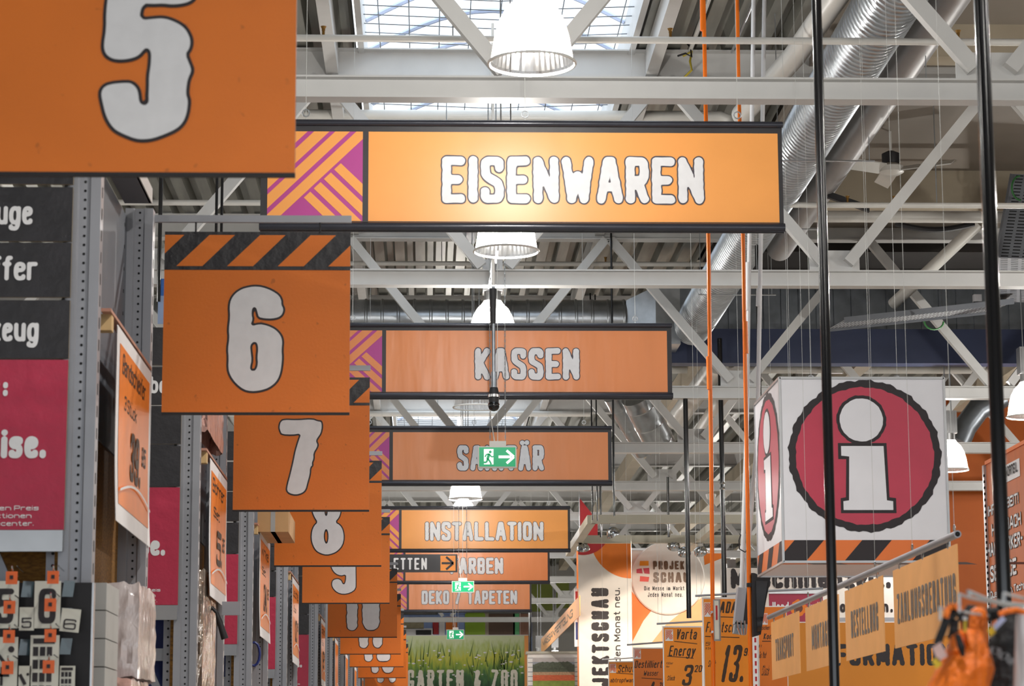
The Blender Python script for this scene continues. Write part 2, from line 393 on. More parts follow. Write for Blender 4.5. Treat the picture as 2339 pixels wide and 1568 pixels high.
# ================================================================== THE HALL
ZC = 8.78                       # underside of the roof deck
TR = [16.99, 23.86, 31.35, 36.9, 42.0, 47.2, 55.7, 63.2, 71.3, 80.4]
SK = [(17.8, 30.6), (42.9, 53.4)]
SX0, SX1 = -.63, 2.02
b = MB(); b.box((-14, -8, -.2), (16, 88, 0), floor_m); struct(b.build('floor'))
def deck(b, x0, x1, y0, y1):
    k = int(round((x1-x0)/.3)); st = (x1-x0)/k; pr = []
    for i in range(k):
        x = x0+i*st; pr += [(x, ZC), (x+.14*st/.3, ZC), (x+.175*st/.3, ZC+.13), (x+.265*st/.3, ZC+.13)]
    pr.append((x1, ZC)); n = len(pr)
    vs = [(x, y0, z) for x, z in pr]+[(x, y1, z) for x, z in pr]
    b.add(vs, [(i, i+1, n+i+1, n+i) for i in range(n-1)], deck_m)
b = MB(); y = -8
deck(b, -14, SX0-.1, -8, 88)
for a, c in SK+[(88, 88)]:
    if a > y: deck(b, SX0-.1, SX1+.1, y, a)
    y = c
deck(b, SX1+.1, 3.85, -8, 88); deck(b, 3.85, 16, 34.2, 88)
b.box((3.85, -8, 8.62), (16, 34.2, 8.7), flat_ceiling)
b.box((-14, -8, ZC+.16), (SX0-.1, 88, ZC+.2), plain_wall); b.box((SX1+.1, -8, ZC+.16), (16, 88, ZC+.2), plain_wall)
struct(b.build('ceiling'))
for i, (a, c) in enumerate(SK):           # rooflights
    t = thing('window', 'rooflight', None, (SX0, a, ZC)); t.name = 'window_%d' % (i+1); ROOT[t.name] = (SX0, a, ZC); struct(t); del t['label']
    b = MB(); th = .06
    b.box((SX0-th, a-th, ZC-.05), (SX0, c+th, ZC+.42), white_steel); b.box((SX1, a-th, ZC-.05), (SX1+th, c+th, ZC+.42), white_steel)
    b.box((SX0, a-th, ZC-.05), (SX1, a, ZC+.42), white_steel); b.box((SX0, c, ZC-.05), (SX1, c+th, ZC+.42), white_steel)
    b.build('curb', t)
    b = MB(); n = 14
    arc = [(SX0+(SX1-SX0)*k/n, ZC+.42+.45*math.sin(math.pi*k/n)) for k in range(n+1)]
    b.add([(x, a, z) for x, z in arc]+[(x, c, z) for x, z in arc], [(k, k+1, n+k+2, n+k+1) for k in range(n)], dome_m)
    b.build('pane', t, smooth=True)
    k = max(2, int((c-a)/1.05))
    for j in range(k+1):
        yy = a+.02+(c-a-.04)*j/k
        b = MB(); b.tube([(x, yy, z-.02) for x, z in arc], .028, skyb := M('rooflight_rib', '#b9c4de', .5, var=.05), 6); b.build('glazing_bar', t)
    b = MB(); q = .3
    yy = a+.15
    while yy < c: b.tube([(SX0, yy, ZC+.2), ((SX0+SX1)/2, yy+.03, ZC+.16), (SX1, yy, ZC+.2)], .006, dark_galv, 4, False); yy += q
    xx = SX0+.15
    while xx < SX1: b.tube([(xx, a, ZC+.2), (xx, (a+c)/2, ZC+.165), (xx, c, ZC+.2)], .006, dark_galv, 4, False); xx += q
    b.build('wire_mesh', t)
# side and end walls
b = MB(); b.box((-14.2, -8, 0), (-14, 88, ZC), plain_wall); struct(b.build('wall_left'))
b = MB(); b.box((16, -8, 0), (16.2, 88, ZC), plain_wall); struct(b.build('wall_right'))
b = MB(); b.box((-14, 88, 0), (16, 88.2, ZC+.2), plain_wall); struct(b.build('wall_back'))
b = MB(); b.box((-14, -8.2, 3.6), (16, -8, ZC), plain_wall); struct(b.build('wall_front_baffle'))  # unseen, upper part only: shaped to cut daylight from behind the camera
for (px0, px1, y0, y1, m) in ((1065, 1106, 1330, 1568, lime), (1106, 1118, 1330, 1568, beige_beam), (1214, 1262, 1330, 1398, olive), (1270, 1300, 1330, 1390, olive), (1000, 1064, 1330, 1568, skyblue)):
    fr, W_, H_ = rect_at(px0, y0, px1, y1, 87.9)
    b = MB(); b.slab(fr, 0, 0, W_, H_, m, .05); o = struct(b.build('wall_panel', base=fr.o))

# ------------------------------------------------------------------ roof trusses
ORD = ['first', 'second', 'third', 'fourth', 'fifth', 'sixth', 'seventh', 'eighth', 'ninth', 'tenth']
WHERE = ['above the iron-goods banner, nearest the camera', 'just above the big checkout banner', 'behind the plumbing banner, level with the top of the information cube', 'right of the plumbing banner, carrying two duct ends',
 'just below the plumbing banner', 'at the height of the installation banner', 'right of the black toilet sign', 'right of the decorating banner', 'below the decorating banner, over the meadow picture', 'farthest back against the end wall']
def ibeam(b, z0, z1, Y, x0, x1, m, fl=.16, tk=.014):
    b.box((x0, Y-fl/2, z0), (x1, Y+fl/2, z0+tk), m); b.box((x0, Y-fl/2, z1-tk), (x1, Y+fl/2, z1), m)
    b.box((x0, Y-.006, z0+tk), (x1, Y+.006, z1-tk), m)
for i, Y in enumerate(TR):
    t = thing('roof_truss', 'white steel roof truss %s' % WHERE[i], 'roof truss', (0, Y, 6.35), 'white steel roof trusses')
    x0, x1 = -13.9, 15.9
    b = MB(); ibeam(b, 6.35, 6.51, Y, x0, x1, white_steel); b.build('bottom_chord', t)
    b = MB(); ibeam(b, 8.44, 8.76, Y, x0, x1, white_steel, .2); b.build('top_chord', t)
    vis = range(-2, 4) if Y < 45 else range(-1, 4)
    for k in vis:
        xb = .67+3.38*k; g = (k % 2 != 0)
        for sgn in (-1, 1):
            b = MB(); a_ = V(xb+sgn*.13, Y-.06, 6.54 if not g else 6.585); c_ = V(xb+sgn*1.66, Y-.06, 8.44)
            b.bar(a_, c_, .10, .11, white_steel); b.build('diagonal', t)
        if g:
            b = MB(); fr = Frame((xb, Y-.02, 6.51))
            b.prism(fr, [(-.25, 0), (.25, 0), (.25, .14), (.2, .21), (-.2, .21), (-.25, .14)], white_steel, 0, -.02); b.build('gusset_plate', t)

# ------------------------------------------------------------------ pendant lamps
def lamp(px, Y, label, lit=True, X=None, z=6.0, watts=None):
    x = at(px, 1000, Y)[0] if X is None else X
    t = thing('pendant_lamp', label, 'pendant lamp', (x, Y, z), 'industrial pendant lamps')
    R_ = .256
    prof = [(R_, 0), (R_*1.0, .012), (R_*.96, .03), (R_*.94, .06), (R_*.88, .16), (R_*.78, .26), (R_*.62, .34), (R_*.42, .395), (.09, .425)]
    b = MB(); nn = 88; vs = []
    for r_, h_ in prof:
        for j in range(nn): q = r_*(1+(.012 if j % 2 else -.004)); vs.append((x+q*math.cos(2*math.pi*j/nn), Y+q*math.sin(2*math.pi*j/nn), z+h_))
    b.add(vs, [(i*nn+j, i*nn+(j+1) % nn, (i+1)*nn+(j+1) % nn, (i+1)*nn+j) for i in range(len(prof)-1) for j in range(nn)], acrylic)
    b.build('lamp_shade', t)
    b = MB(); b.tube([(x+(R_+.006)*math.cos(a*math.pi/16), Y+(R_+.006)*math.sin(a*math.pi/16), z+.006) for a in range(33)], .009, M('lamp_rim', '#f3f3ef', .3, var=.02), 6, False); b.build('rim', t, smooth=True)
    b = MB(); b.lathe((x, Y, z), [(.001, .425), (.085, .425), (.085, .52), (.001, .52)], alu, 20); b.build('neck', t)
    b = MB(); b.box((x-.1, Y-.09, z+.52), (x+.1, Y+.09, z+.84), alu)
    for k in range(5): b.box((x-.08+k*.036, Y-.105, z+.54), (x-.066+k*.036, Y-.09, z+.82), alu)
    b.build('ballast_housing', t)
    b = MB(); b.tube([(x-.04, Y, z+.84), (x-.04, Y, ZC-.02)], .007, galv, 6); b.tube([(x+.04, Y, z+.84), (x+.04, Y, ZC-.02)], .007, galv, 6); b.build('suspension_chain', t)
    if SX0 < x < SX1 and any(a_ < Y < c_ for a_, c_ in SK):
        yt = min(TR, key=lambda q: abs(q-Y)); b = MB(); b.box((x-.06, min(Y, yt)-.03, 8.40), (x+.06, max(Y, yt)+.03, 8.445), galv); b.build('carrier_bar', t)
    if lit:
        b = MB(); b.lathe((x, Y, z+.16), [(.001, 0), (.035, .02), (.05, .08), (.045, .16), (.02, .22), (.001, .22)], bulb_m, 12); b.build('bulb', t, smooth=True)
        l = bpy.data.lights.new('lamp_light', 'POINT'); l.energy = watts or LAMP_W; l.color = (1, .96, .9); l.shadow_soft_size = .06
        lo = bpy.data.objects.new('lamp_light', l); COL.objects.link(lo); lo.parent = t; lo.location = (0, 0, .17)
    return t
lamp(1220, 14.3, z=5.83, label='large bright pendant lamp directly above the iron-goods banner')
lamp(1158, 19.38, z=5.75, label='bright pendant lamp just under the iron-goods banner')
lamp(1126, 24.5, z=5.9, label='glowing pendant lamp dome peeking over the top of the checkout banner')
lamp(1087, 28.05, z=5.75, label='unlit pendant lamp between the checkout and plumbing banners', lit=False)
lamp(1063, 37.85, z=5.75, label='small bright pendant lamp between the plumbing and installation banners')
lamp(2168, 34.1, z=5.75, label='bright pendant lamp right of the white information cube')
lamp(2352, 28.8, z=5.75, label='pendant lamp cut off by the right edge of the picture')
lamp(1229, 66, 'small white pendant lamp beside the meadow picture, left of the sloping strip', z=4.3)
lamp(1264, 72, 'small pendant lamp half hidden by the sloping orange strip', z=4.6)
for X, Y in ((.68, 3.9), (.68, 9.3), (11, 39.5), (12.5, 35), (7.7, 6), (7.7, 12), (7.7, 18), (7.7, 21.5), (7.7, 44.5), (7.7, 50), (7.7, 62), (-6.5, 6), (-6.5, 12), (-6.5, 18), (-6.5, 24.4), (-6.5, 30.6), (-6.5, 36.5), (-6.5, 44), (-6.5, 52), (.66, 44), (.66, 51.3), (.66, 61), (-2.2, 66), (-2.4, 56), (7.7, 66), (7.7, 74), (-6.5, 60), (-6.5, 68), (7.7, 81), (-6.5, 78), (3.9, 1.0)):  # rows carried on, plus off-row lamps added to brighten pouch, orange wall, meadow
    lamp(0, Y, 'pendant lamp added to light the hall, out of the picture or hidden behind signs', X=X)

# ------------------------------------------------------------------ pipes, ducts and other services
def pipe(name, label, cat, pts, r, m, n=14, smooth=True, group=None):
    b = MB(); b.tube(pts, r, m, n); o = b.build(name, base=pts[0], smooth=smooth); return tag(o, label, cat, group)
def sprink(name, label, Y, z, r, x0=-13, x1=15, heads=()):
    t = thing(name, label, 'pipe', (x0, Y, z), 'white sprinkler pipes')
    b = MB(); b.tube([(x0, Y, z), (x1, Y, z)], r, white_pipe, 14); b.build('pipe_run', t, smooth=True)
    for X in heads:
        b = MB(); b.tube([(X, Y, z), (X, Y, z+.06)], .011, brass, 8); b.lathe((X, Y, z+.06), [(.001, 0), (.014, .0), (.014, .015), (.024, .035), (.001, .04)], brass, 10); b.build('sprinkler_head', t)
    for X in np.arange(x0+.8, x1, 3.1):
        if 2.6 < X < 4.6: X += 2
        if X > x1: break
        b = MB(); b.tube([(X, Y, z), (X, Y, ZC)], .006, galv, 6); b.build('hanger_rod', t)
def xat(px, Y): return at(px, 500, Y)[0]
sprink('sprinkler_pipe', 'thin white sprinkler pipe crossing in front of the nearest rooflight', 18.6, at(1200, 90, 18.6)[2], .028, heads=(xat(735, 18.6), xat(1538, 18.6), xat(2204, 18.6)))
sprink('sprinkler_pipe', 'thin white sprinkler pipe level with the middle of the iron-goods banner', 24.8, at(1200, 466, 24.8)[2], .03, heads=(xat(1937, 24.8), xat(2044, 24.8)))
sprink('sprinkler_pipe', 'thin cream sprinkler pipe between the iron-goods banner and the second truss', 32.7, at(1200, 603, 32.7)[2], .032, x1=xat(1615, 32.7), heads=(xat(1382, 32.7),))
sprink('sprinkler_pipe', 'thin pipe crossing over the top of the information cube', 40, at(2000, 846, 40)[2], .06, x0=2.5)
sprink('sprinkler_pipe', 'thin white pipe between the checkout and plumbing banners', 44.6, at(1000, 946, 44.6)[2], .05, x1=3)
pipe('service_pipe', 'thick white pipe running across just over the iron-goods banner', 'pipe', [(-6, 25.6, at(1200, 266, 25.6)[2]), (xat(1650, 25.6), 25.6, at(1650, 266, 25.6)[2]), (xat(1668, 25.6), 25.6, at(1668, 268, 25.6)[2]-.02), (xat(1674, 25.6), 25.6, at(1674, 290, 25.6)[2])], .058, white_pipe)
pipe('service_pipe', 'thick white pipe crossing behind the two black poles at right', 'pipe', [(xat(1825, 27.5), 27.5, at(1830, 495, 27.5)[2]), (xat(2300, 27.5), 27.5, at(2300, 497, 27.5)[2]), (xat(2700, 27.5), 27.5, at(2700, 497, 27.5)[2])], .066, white_pipe)
e = at(1838, 490, 27.4)
b = MB(); b.lathe(e, [(.001, .0), (.13, .0), (.13, .04), (.1, .1), (.066, .16)], cream_steel, 18, axis=(-.6, 0, .8)); tag(b.build('pipe_elbow', base=e, smooth=True), 'cream bell-shaped pipe end beside the corner of the iron-goods banner', 'pipe fitting')
pipe('service_pipe', 'sloping white pipe running down from right towards the second truss', 'pipe', [at(2238, 508, 29), at(2120, 620, 29.6), at(2040, 695, 30.2)], .075, white_pipe)
pipe('rain_pipe', 'smooth white pipe rising steeply left of the spiral duct', 'pipe', [atz(1695, 262, 7.9), atz(1815, 128, 7.9), atz(1960, -80, 7.9)], .105, white_pipe, 20)
dz = 7.6
b = MB()
def spiral(b, pts, r, m, pitch=.1):
    pts = [V(*p) for p in pts]; P_ = []; R2 = []
    for a, c in zip(pts[:-1], pts[1:]):
        L_ = np.linalg.norm(c-a); k = max(2, int(L_/pitch))
        for j in range(k):
            for f, dr in ((0, 0), (.8, 0), (.86, .012), (.94, .012)):
                P_.append(a+(c-a)*(j+f)/k); R2.append(r+dr)
    P_.append(pts[-1]); R2.append(r)
    return b.tube(P_, R2, m, 24)
spiral(b, [(3.63, 13, dz), (3.63, 33, dz)], .25, galv)
t = thing('spiral_duct', 'big silver spiral ventilation duct running up to the top right', 'ventilation duct', (3.63, 13, dz)); b.build('duct_run', t, smooth=True)
for Y_ in (19.9, 22.6, 25.6, 29.3):
    b = MB(); b.tube([(3.3, Y_, dz-.275), (4.25, Y_, dz-.275)], .009, galv, 6); b.tube([(3.33, Y_, dz-.275), (3.33, Y_, ZC)], .005, galv, 5); b.tube([(4.2, Y_, dz-.275), (4.2, Y_, 8.62)], .005, galv, 5); b.build('hanger', t)
pipe('air_duct', 'smooth grey duct running up right beside the spiral duct', 'ventilation duct', [at(2066, 128, 20.4)+V(.05, -6, 0), at(2066, 128, 20.4)+V(.05, 8, 0)], .15, M('grey_duct', '#9b9a9b', .38, .1, var=.05), 20)
b = MB(); spiral(b, [(-5, 33.2, at(1000, 728, 33.2)[2]), (xat(1425, 33.2), 33.2, at(1000, 728, 33.2)[2])], .26, galv, .22)
tag(b.build('spiral_duct', base=(-5, 33.2, 7.3), smooth=True), 'horizontal silver spiral duct above the checkout banner', 'ventilation duct')
b = MB(); zz = at(1000, 728, 33.2)[2]; xa, xb_, xc = xat(1425, 33.2), xat(1490, 33.2), xat(1545, 33.2)
b.add([(xa, 33, zz-.22), (xa, 33.4, zz-.22), (xa, 33.4, zz+.22), (xa, 33, zz+.22), (xb_, 32.9, zz-.4), (xb_, 33.6, zz-.4), (xb_, 33.6, zz+.4), (xb_, 32.9, zz+.4), (xc, 32.9, zz-.4), (xc, 33.6, zz-.4), (xc, 33.6, zz+.4), (xc, 32.9, zz+.4)],
      [(0, 1, 5, 4), (1, 2, 6, 5), (2, 3, 7, 6), (3, 0, 4, 7), (4, 5, 9, 8), (5, 6, 10, 9), (6, 7, 11, 10), (7, 4, 8, 11), (8, 9, 10, 11)], galv)
tag(b.build('duct_transition', base=(xa, 33.2, zz)), 'tapered sheet-metal duct piece right of the horizontal duct', 'ventilation duct')
# blue girder and ribbed bulkhead above it
b = MB(); z1, z0 = at(1900, 752, 33.7)[2], at(1900, 830, 33.7)[2]; b.box((xat(1440, 33.7), 33.7, z0), (15.8, 34.0, z1), blue_beam_m)
tag(b.build('steel_girder', base=(3, 33.7, z0)), 'dark blue steel girder crossing above the information cube', 'girder')
b = MB(); x = xat(1500, 34.1)
while x < 15.5:
    b.box((x, 34.1, z1-.05), (x+.17, 34.16, 8.5), dark_galv); b.box((x+.17, 34.13, z1-.05), (x+.25, 34.16, 8.5), dark_galv); x += .25
o = b.build('trim_1', base=(3, 34.1, z1)); struct(o)
for Y, za, zb_, nm in ((22.4, 8.62, 8.3, 'trim_2'), (28.2, 8.62, 8.2, 'trim_3')):
    b = MB(); b.box((3.9, Y, zb_), (15.8, Y+.3, za), beige_beam); struct(b.build(nm))
b = MB(); b.box((3.85, 32.2, 8.48), (15.8, 34.05, 8.62), M('recess_shade_brown', '#1f1a17', .8)); struct(b.build('trim_recess_shade'))  # dark box put in for the shade of the open ceiling recess
for X0 in (4.3, 6.9, 9.5):
    b = MB(); b.box((X0, 34.5, 8.0), (X0+.25, 80, 8.3), beige_beam); tag(b.build('roof_purlin', base=(X0, 34.5, 8)), 'beige roof beam running away towards the back at right', 'roof beam', 'beige roof beams over the right side')
for X0 in (-.95, 2.25):
    b = MB(); b.box((X0-.06, 10, 8.5), (X0+.06, 60, 8.76), white_steel); tag(b.build('roof_purlin', base=(X0, 10, 8.5)), 'white roof beam along the %s side of the rooflights' % ('left' if X0 < 0 else 'right'), 'roof beam')
# brown end cladding over the right bays, far orange walls
fr, W_, H_ = rect_at(2150, 905, 2700, 1600, 44); b = MB(); b.slab(fr, 0, 0, W_, H_, wall_orange, .1); struct(b.build('wall_orange', base=fr.o))
fr, W_, H_ = rect_at(2140, 835, 2700, 906, 44.2); b = MB(); b.slab(fr, 0, 0, W_, H_, flat_ceiling, .1); struct(b.build('trim_4', base=fr.o))
# ceiling fan
fx, fy, fz = at(2036, 400, 26.4)
t = thing('ceiling_fan', 'white ceiling fan hanging right of the first black pole', 'ceiling fan', (fx, fy, fz))
b = MB(); b.lathe((fx, fy, fz), [(.001, 0), (.09, .0), (.14, .03), (.14, .09), (.08, .13), (.001, .13)], white_pipe, 20); b.build('hub', t, smooth=True)
b = MB(); b.lathe((fx, fy, fz), [(.09, .13), (.1, .16), (.1, .24), (.04, .27)], matt_black, 18); b.build('motor', t, smooth=True)
b = MB(); b.tube([(fx, fy, fz+.25), (fx, fy, 8.62)], .016, white_pipe, 8); b.build('down_rod', t)
b = MB(); b.lathe((fx, fy, fz+.55), [(.03, 0), (.1, .06), (.12, .16), (.001, .16)], white_pipe, 18); b.build('canopy', t, smooth=True)
for k in range(3):
    a = -.55+k*2*math.pi/3; u = V(math.cos(a), math.sin(a), 0); q = V(-u[1], u[0], .5)
    b = MB(); c = V(fx, fy, fz+.06); b.obox(c+u*.42, (u*.3, unit(q)*.085, V(0, 0, .006)), white_pipe); b.build('blade', t)
# cable tray
tray_m = M('tray_grey', '#66696f', .6, 0, var=.08)
t = thing('cable_tray', 'perforated grey cable tray bending down at the right edge', 'cable tray', at(2200, 700, 27))
def tray(a, c, wv, n=26):
    a, c, wv = V(*a), V(*c), V(*wv); b = MB(); d = c-a; nn = unit(np.cross(d, wv))
    b.obox((a+c)/2, (d/2, wv/2, nn*.004), tray_m)
    for s_ in (-1, 1): b.obox((a+c)/2+s_*wv/2, (d/2, unit(wv)*.004, nn*.035), tray_m)
    for k in range(n):
        for q in (-.33, -.11, .11, .33): b.obox(a+d*(k+.5)/n+wv*q, (unit(d)*.006, wv*.075, nn*.0065), hole_black)
    return b
tray(at(2366, 400, 27), at(2330, 590, 27.3), V(.58, .1, 0)).build('tray_run', t); tray(at(2330, 590, 27.3), at(2325, 690, 30), V(.58, .1, 0)).build('tray_run', t)
tray(at(2290, 700, 30), at(1910, 742, 30.5), V(0, 1.2, .1), 44).build('tray_run', t)
tj = t; b = MB(); p = at(2232, 682, 29.9); b.obox(p, ((.05, 0, 0), (0, .04, 0), (0, 0, .045)), box_white); tag(b.build('junction_box', base=p), 'small white junction box on the grey cable tray', 'junction box')
for i, (x_, y_) in enumerate(((2133, 735), (2331, 430))):
    p = at(x_, y_, 29.6 if i == 0 else 26.8); pts = [p+V(.12*math.cos(a), 0, .1*math.sin(a)) for a in np.linspace(math.pi, 2*math.pi, 9)] if i == 0 else [p+V(.1*math.cos(a), 0, .14*math.sin(a)) for a in np.linspace(.5*math.pi, 1.5*math.pi, 9)]
    b = MB(); b.tube(pts, .012, green_cable, 6); b.build('green_cable', t)
b = MB(); b.obox((at(1890, 445, 25)+at(1985, 478, 25))/2, (tuple((at(1985, 478, 25)-at(1890, 445, 25))/2), (0, .03, 0), (0, 0, .035)), matt_black); tag(b.build('cable_duct', base=at(1890, 445, 25)), 'black flat cable duct slanting down behind the first black pole', 'cable duct')
b = MB(); b.tube([at(2045+k*18, 511+14*math.sin(k/10*math.pi), 28) for k in range(11)], .035, matt_black, 8); tag(b.build('black_hose', base=at(2045, 511, 28), smooth=True), 'black sagging hose under the thick white pipe at right', 'hose')
pipe('conduit', 'thin white conduit running along the deck right of the nearest rooflight', 'conduit', [(2.62, 14, 8.7), (2.62, 23.6, 8.7)], .022, white_pipe, 8)
pipe('conduit', 'second thin conduit along the deck, left of the orange poles', 'conduit', [(3.05, 14, 8.72), (3.05, 23.7, 8.72)], .014, galv, 8)
p = at(1578, 108, 23.6); R_ = random.Random(2); b = MB()
b.tube([at(1560, 128, 23.6), at(1580, 118, 23.55), at(1576, 140, 23.5), at(1580, 160, 23.5), at(1562, 178, 23.6)], .012, M('yellow_cable', '#b5a12c', .5), 6); tag(b.build('yellow_cable', base=p, smooth=True), 'yellow cable drooping over the second truss left of the orange poles', 'cable')
b = MB(); b.tube([at(1548, 128, 23.55), at(1566, 122, 23.5), at(1580, 130, 23.5), at(1577, 108, 23.5), at(1570, 100, 23.6)], .01, matt_black, 6); tag(b.build('black_cable', base=p, smooth=True), 'tangle of black cable over the second truss left of the orange poles', 'cable')
p = at(1624, 1134, 38); b = MB(); b.lathe(p, [(.001, -.06), (.06, -.05), (.075, 0), (.08, .03), (.001, .05)], white_pipe, 16); tag(b.build('round_speaker', base=p, smooth=True), 'small white round speaker beside the black pole with silver rings', 'speaker')
pipe('air_duct', 'bent grey duct in front of the orange wall right of the cube', 'ventilation duct', [at(2290, 905, 41), at(2235, 935, 41), at(2205, 975, 41), at(2190, 1010, 41)], .2, dark_galv, 16)
# elbow duct ends right of the plumbing banner
def elbow(px, py, px2, py2, Y, r, label):
    a, c = at(px, py, Y), at(px2, py2, Y+.6); b = MB(); P_ = []; R2 = []
    for k in range(9):
        for f in (0, .7, .85): P_.append(a+(c-a)*(k+f)/9.0); R2.append(r*(1.05 if f == .7 and k % 3 == 1 else 1))
    b.tube(P_, R2, galv, 20); tag(b.build('duct_elbow', base=a, smooth=True), label, 'ventilation duct')
elbow(1400, 905, 1475, 1035, 38.2, .16, 'narrow silver duct slanting down right of the plumbing banner')
elbow(1452, 905, 1510, 1020, 37.2, .24, 'wide silver duct slanting down right of the plumbing banner')
for k, (xa_, ya_, xb2, yb2) in enumerate(((1640, 830, 1545, 960), (1690, 860, 1610, 985))):
    pipe('air_duct', ('left' if k == 0 else 'right')+'hand pale pipe of the two slanting above the orange pole tops', 'ventilation duct', [at(xa_, ya_, 36), at(xb2, yb2, 41)], .17, white_pipe, 16)

# ================================================================== DEPARTMENT BANNERS
def wire(b, p, ztop=None, r=.0018, m=None): b.tube([p, (p[0], p[1], ztop or ZC)], r, m or wire_m, 5, False)
wire_m = M('steel_wire', '#c4c5c2', .45, .1)
letter_edge = M('letter_edge', '#3f3942', .5)
def banner(txt, Y, box, inner, sepx, tx, ty, label, orange, fr_label, rough=.009, wires=(.12, .5, .9), ttw=.093):
    x0, y0, x1, y1 = box; fr, W_, H_ = rect_at(x0, y0, x1, y1, Y)
    t = thing('department_banner', label, 'banner', fr.p(W_/2, 0), 'orange department banners')
    ix0, iy0, ix1, iy1 = inner                       # orange field in the photograph
    def fx(px): return (px-x0)/(x1-x0)*W_
    def fy(py): return (y1-py)/(y1-y0)*H_
    b = MB(); b.slab(fr, 0, 0, W_, H_, black_vinyl, .012); b.build('banner_border', t)
    b = MB(); b.slab(fr, fx(sepx[1]), fy(iy1), fx(ix1), fy(iy0), orange, .002, .003); b.build('banner_field', t)
    b = MB(); emblem(b, fr, fx(ix0), fy(iy1), fx(sepx[0])-fx(ix0), fy(iy0)-fy(iy1), orange, magenta, .002); o = b.build('emblem_panel', t); o['label'] = 'magenta panel with orange diagonal stripes'
    for nm, yy in (('top_rail', H_-.02), ('bottom_rail', .035)):
        b = MB(); b.tube([fr.p(-.005, yy, .012), fr.p(W_+.005, yy, .012)], .03 if yy < .1 else .022, M('rail_black', '#33343c', .22, .2), 10); b.build(nm, t, smooth=True)
    part_text('lettering', t, fr, txt, fx(tx[0]), fy(ty[1]), fy(ty[0])-fy(ty[1]), fx(tx[1])-fx(tx[0]), ttw, white_print, letter_edge, .028, rough, 34, .006, gap=.07)
    for k in wires:
        b = MB(); p = fr.p(W_*k, H_); wire(b, p, r=.0022); b.build('suspension_wire', t); b = MB(); b.tube([p+V(.025*math.cos(a), 0, .05+.025*math.sin(a)) for a in np.linspace(0, 6.28, 9)], .005, galv, 5, False); b.build('eye_ring', t)
    return t
banner('EISENWAREN', 16.3, (595.5, 277, 1788, 531), (611, 303, 1778, 507), (827, 840), (1008, 1605), (359, 465), 'biggest orange banner, lettered EISENWAREN, with lamp light on its top', banner_orange, '', wires=(.085, .505, .915))
banner('KASSEN', 23.36, (705, 739, 1534.5, 913), (716, 756, 1524, 896), (872, 881), (1084, 1322), (796, 868), 'wrinkled orange banner lettered KASSEN', kassen_orange, '')
banner('SANITÄR', 30.81, (768, 974, 1397, 1111), (777, 988, 1389, 1097), (889, 897), (1044, 1242), (1018, 1076), 'orange banner lettered SANITÄR partly behind a green exit sign', kassen_orange, '')
banner('INSTALLATION', 40.3, (812, 1157, 1302.3, 1263), (819, 1166, 1297, 1254), (911, 917), (971, 1241), (1193, 1236), 'bright orange banner lettered INSTALLATION', banner_orange, '')
banner('FARBEN', 46.8, (838, 1247, 1255.5, 1335.5), (844, 1257, 1251, 1327), (921, 926), (1028, 1149), (1275, 1312), 'orange banner lettered FARBEN behind the black toilet sign', kassen_orange, '')
banner('DEKO / TAPETEN', 55.3, (861, 1325, 1214, 1400.5), (866, 1335, 1210, 1393), (929, 934), (963, 1181), (1350, 1381), 'lowest orange banner, lettered DEKO / TAPETEN', kassen_orange, '')

# meadow picture banner
def meadow_mat():
    m = bpy.data.materials.new('meadow_print'); m.use_nodes = True; nt = m.node_tree; N = nt.nodes; L = nt.links; b = N['Principled BSDF']
    tc = N.new('ShaderNodeTexCoord'); sp = N.new('ShaderNodeSeparateXYZ'); L.new(tc.outputs['Object'], sp.inputs[0])
    mp = N.new('ShaderNodeMapping'); mp.inputs['Scale'].default_value = (5, 1, 1.6); L.new(tc.outputs['Object'], mp.inputs[0])
    no = N.new('ShaderNodeTexNoise'); no.inputs['Scale'].default_value = 2.2; no.inputs['Detail'].default_value = 6; L.new(mp.outputs[0], no.inputs['Vector'])
    ma = N.new('ShaderNodeMath'); ma.operation = 'MULTIPLY_ADD'; L.new(no.outputs['Fac'], ma.inputs[0]); ma.inputs[1].default_value = .8; L.new(sp.outputs[2], ma.inputs[2])
    mr = N.new('ShaderNodeMapRange'); mr.inputs['From Min'].default_value = .3; mr.inputs['From Max'].default_value = 1.75; L.new(ma.outputs[0], mr.inputs[0])
    r = N.new('ShaderNodeValToRGB'); L.new(mr.outputs[0], r.inputs[0]); e = r.color_ramp.elements
    e[0].color = lin('#284a2c')+(1,); e[0].position = .18; e[1].color = lin('#cdd6ab')+(1,); e[1].position = 1
    for p, c in ((.4, '#45733f'), (.55, '#86a43e'), (.7, '#c2c244'), (.85, '#b4c478')): q = e.new(p); q.color = lin(c)+(1,)
    L.new(r.outputs[0], b.inputs['Base Color']); b.inputs['Roughness'].default_value = .5; return m
fr, W_, H_ = rect_at(905, 1453, 1198, 1590, 61); fr0 = fr
t = thing('meadow_banner', 'picture banner of a flowery green meadow lettered GARTEN & ZOO', 'banner', fr.p(W_/2, 0))
fr = Frame(fr.p(0, 0)); b = MB(); b.slab(fr, 0, 0, W_, H_, meadow_mat(), .02); b.slab(fr, W_, 0, W_+.1, H_, banner_orange, .02); b.slab(fr, -.05, H_, W_+.1, H_+.02, white_steel, .03); b.build('picture_panel', t)
part_text('lettering', t, fr, 'GARTEN & ZOO', (930-905)/293*W_, (1590-1577)/137*H_, 46/137*H_, 252/293*W_, .09, M('letter_cream', '#efe9da', .6), None, 0, .015, 26, .01)
b = MB()
for k in range(70):
    x, y = random.uniform(.05, W_-.05), random.uniform(.42, 1.15)*H_/1.5; s_ = random.uniform(.012, .035)*(1.5-y/H_)
    b.poly(fr, circle(x, y, s_*1.6, 8, s_*.7), paper_white, .006)
b.build('printed_flowers', t)['kind'] = 'stuff'
b = MB()
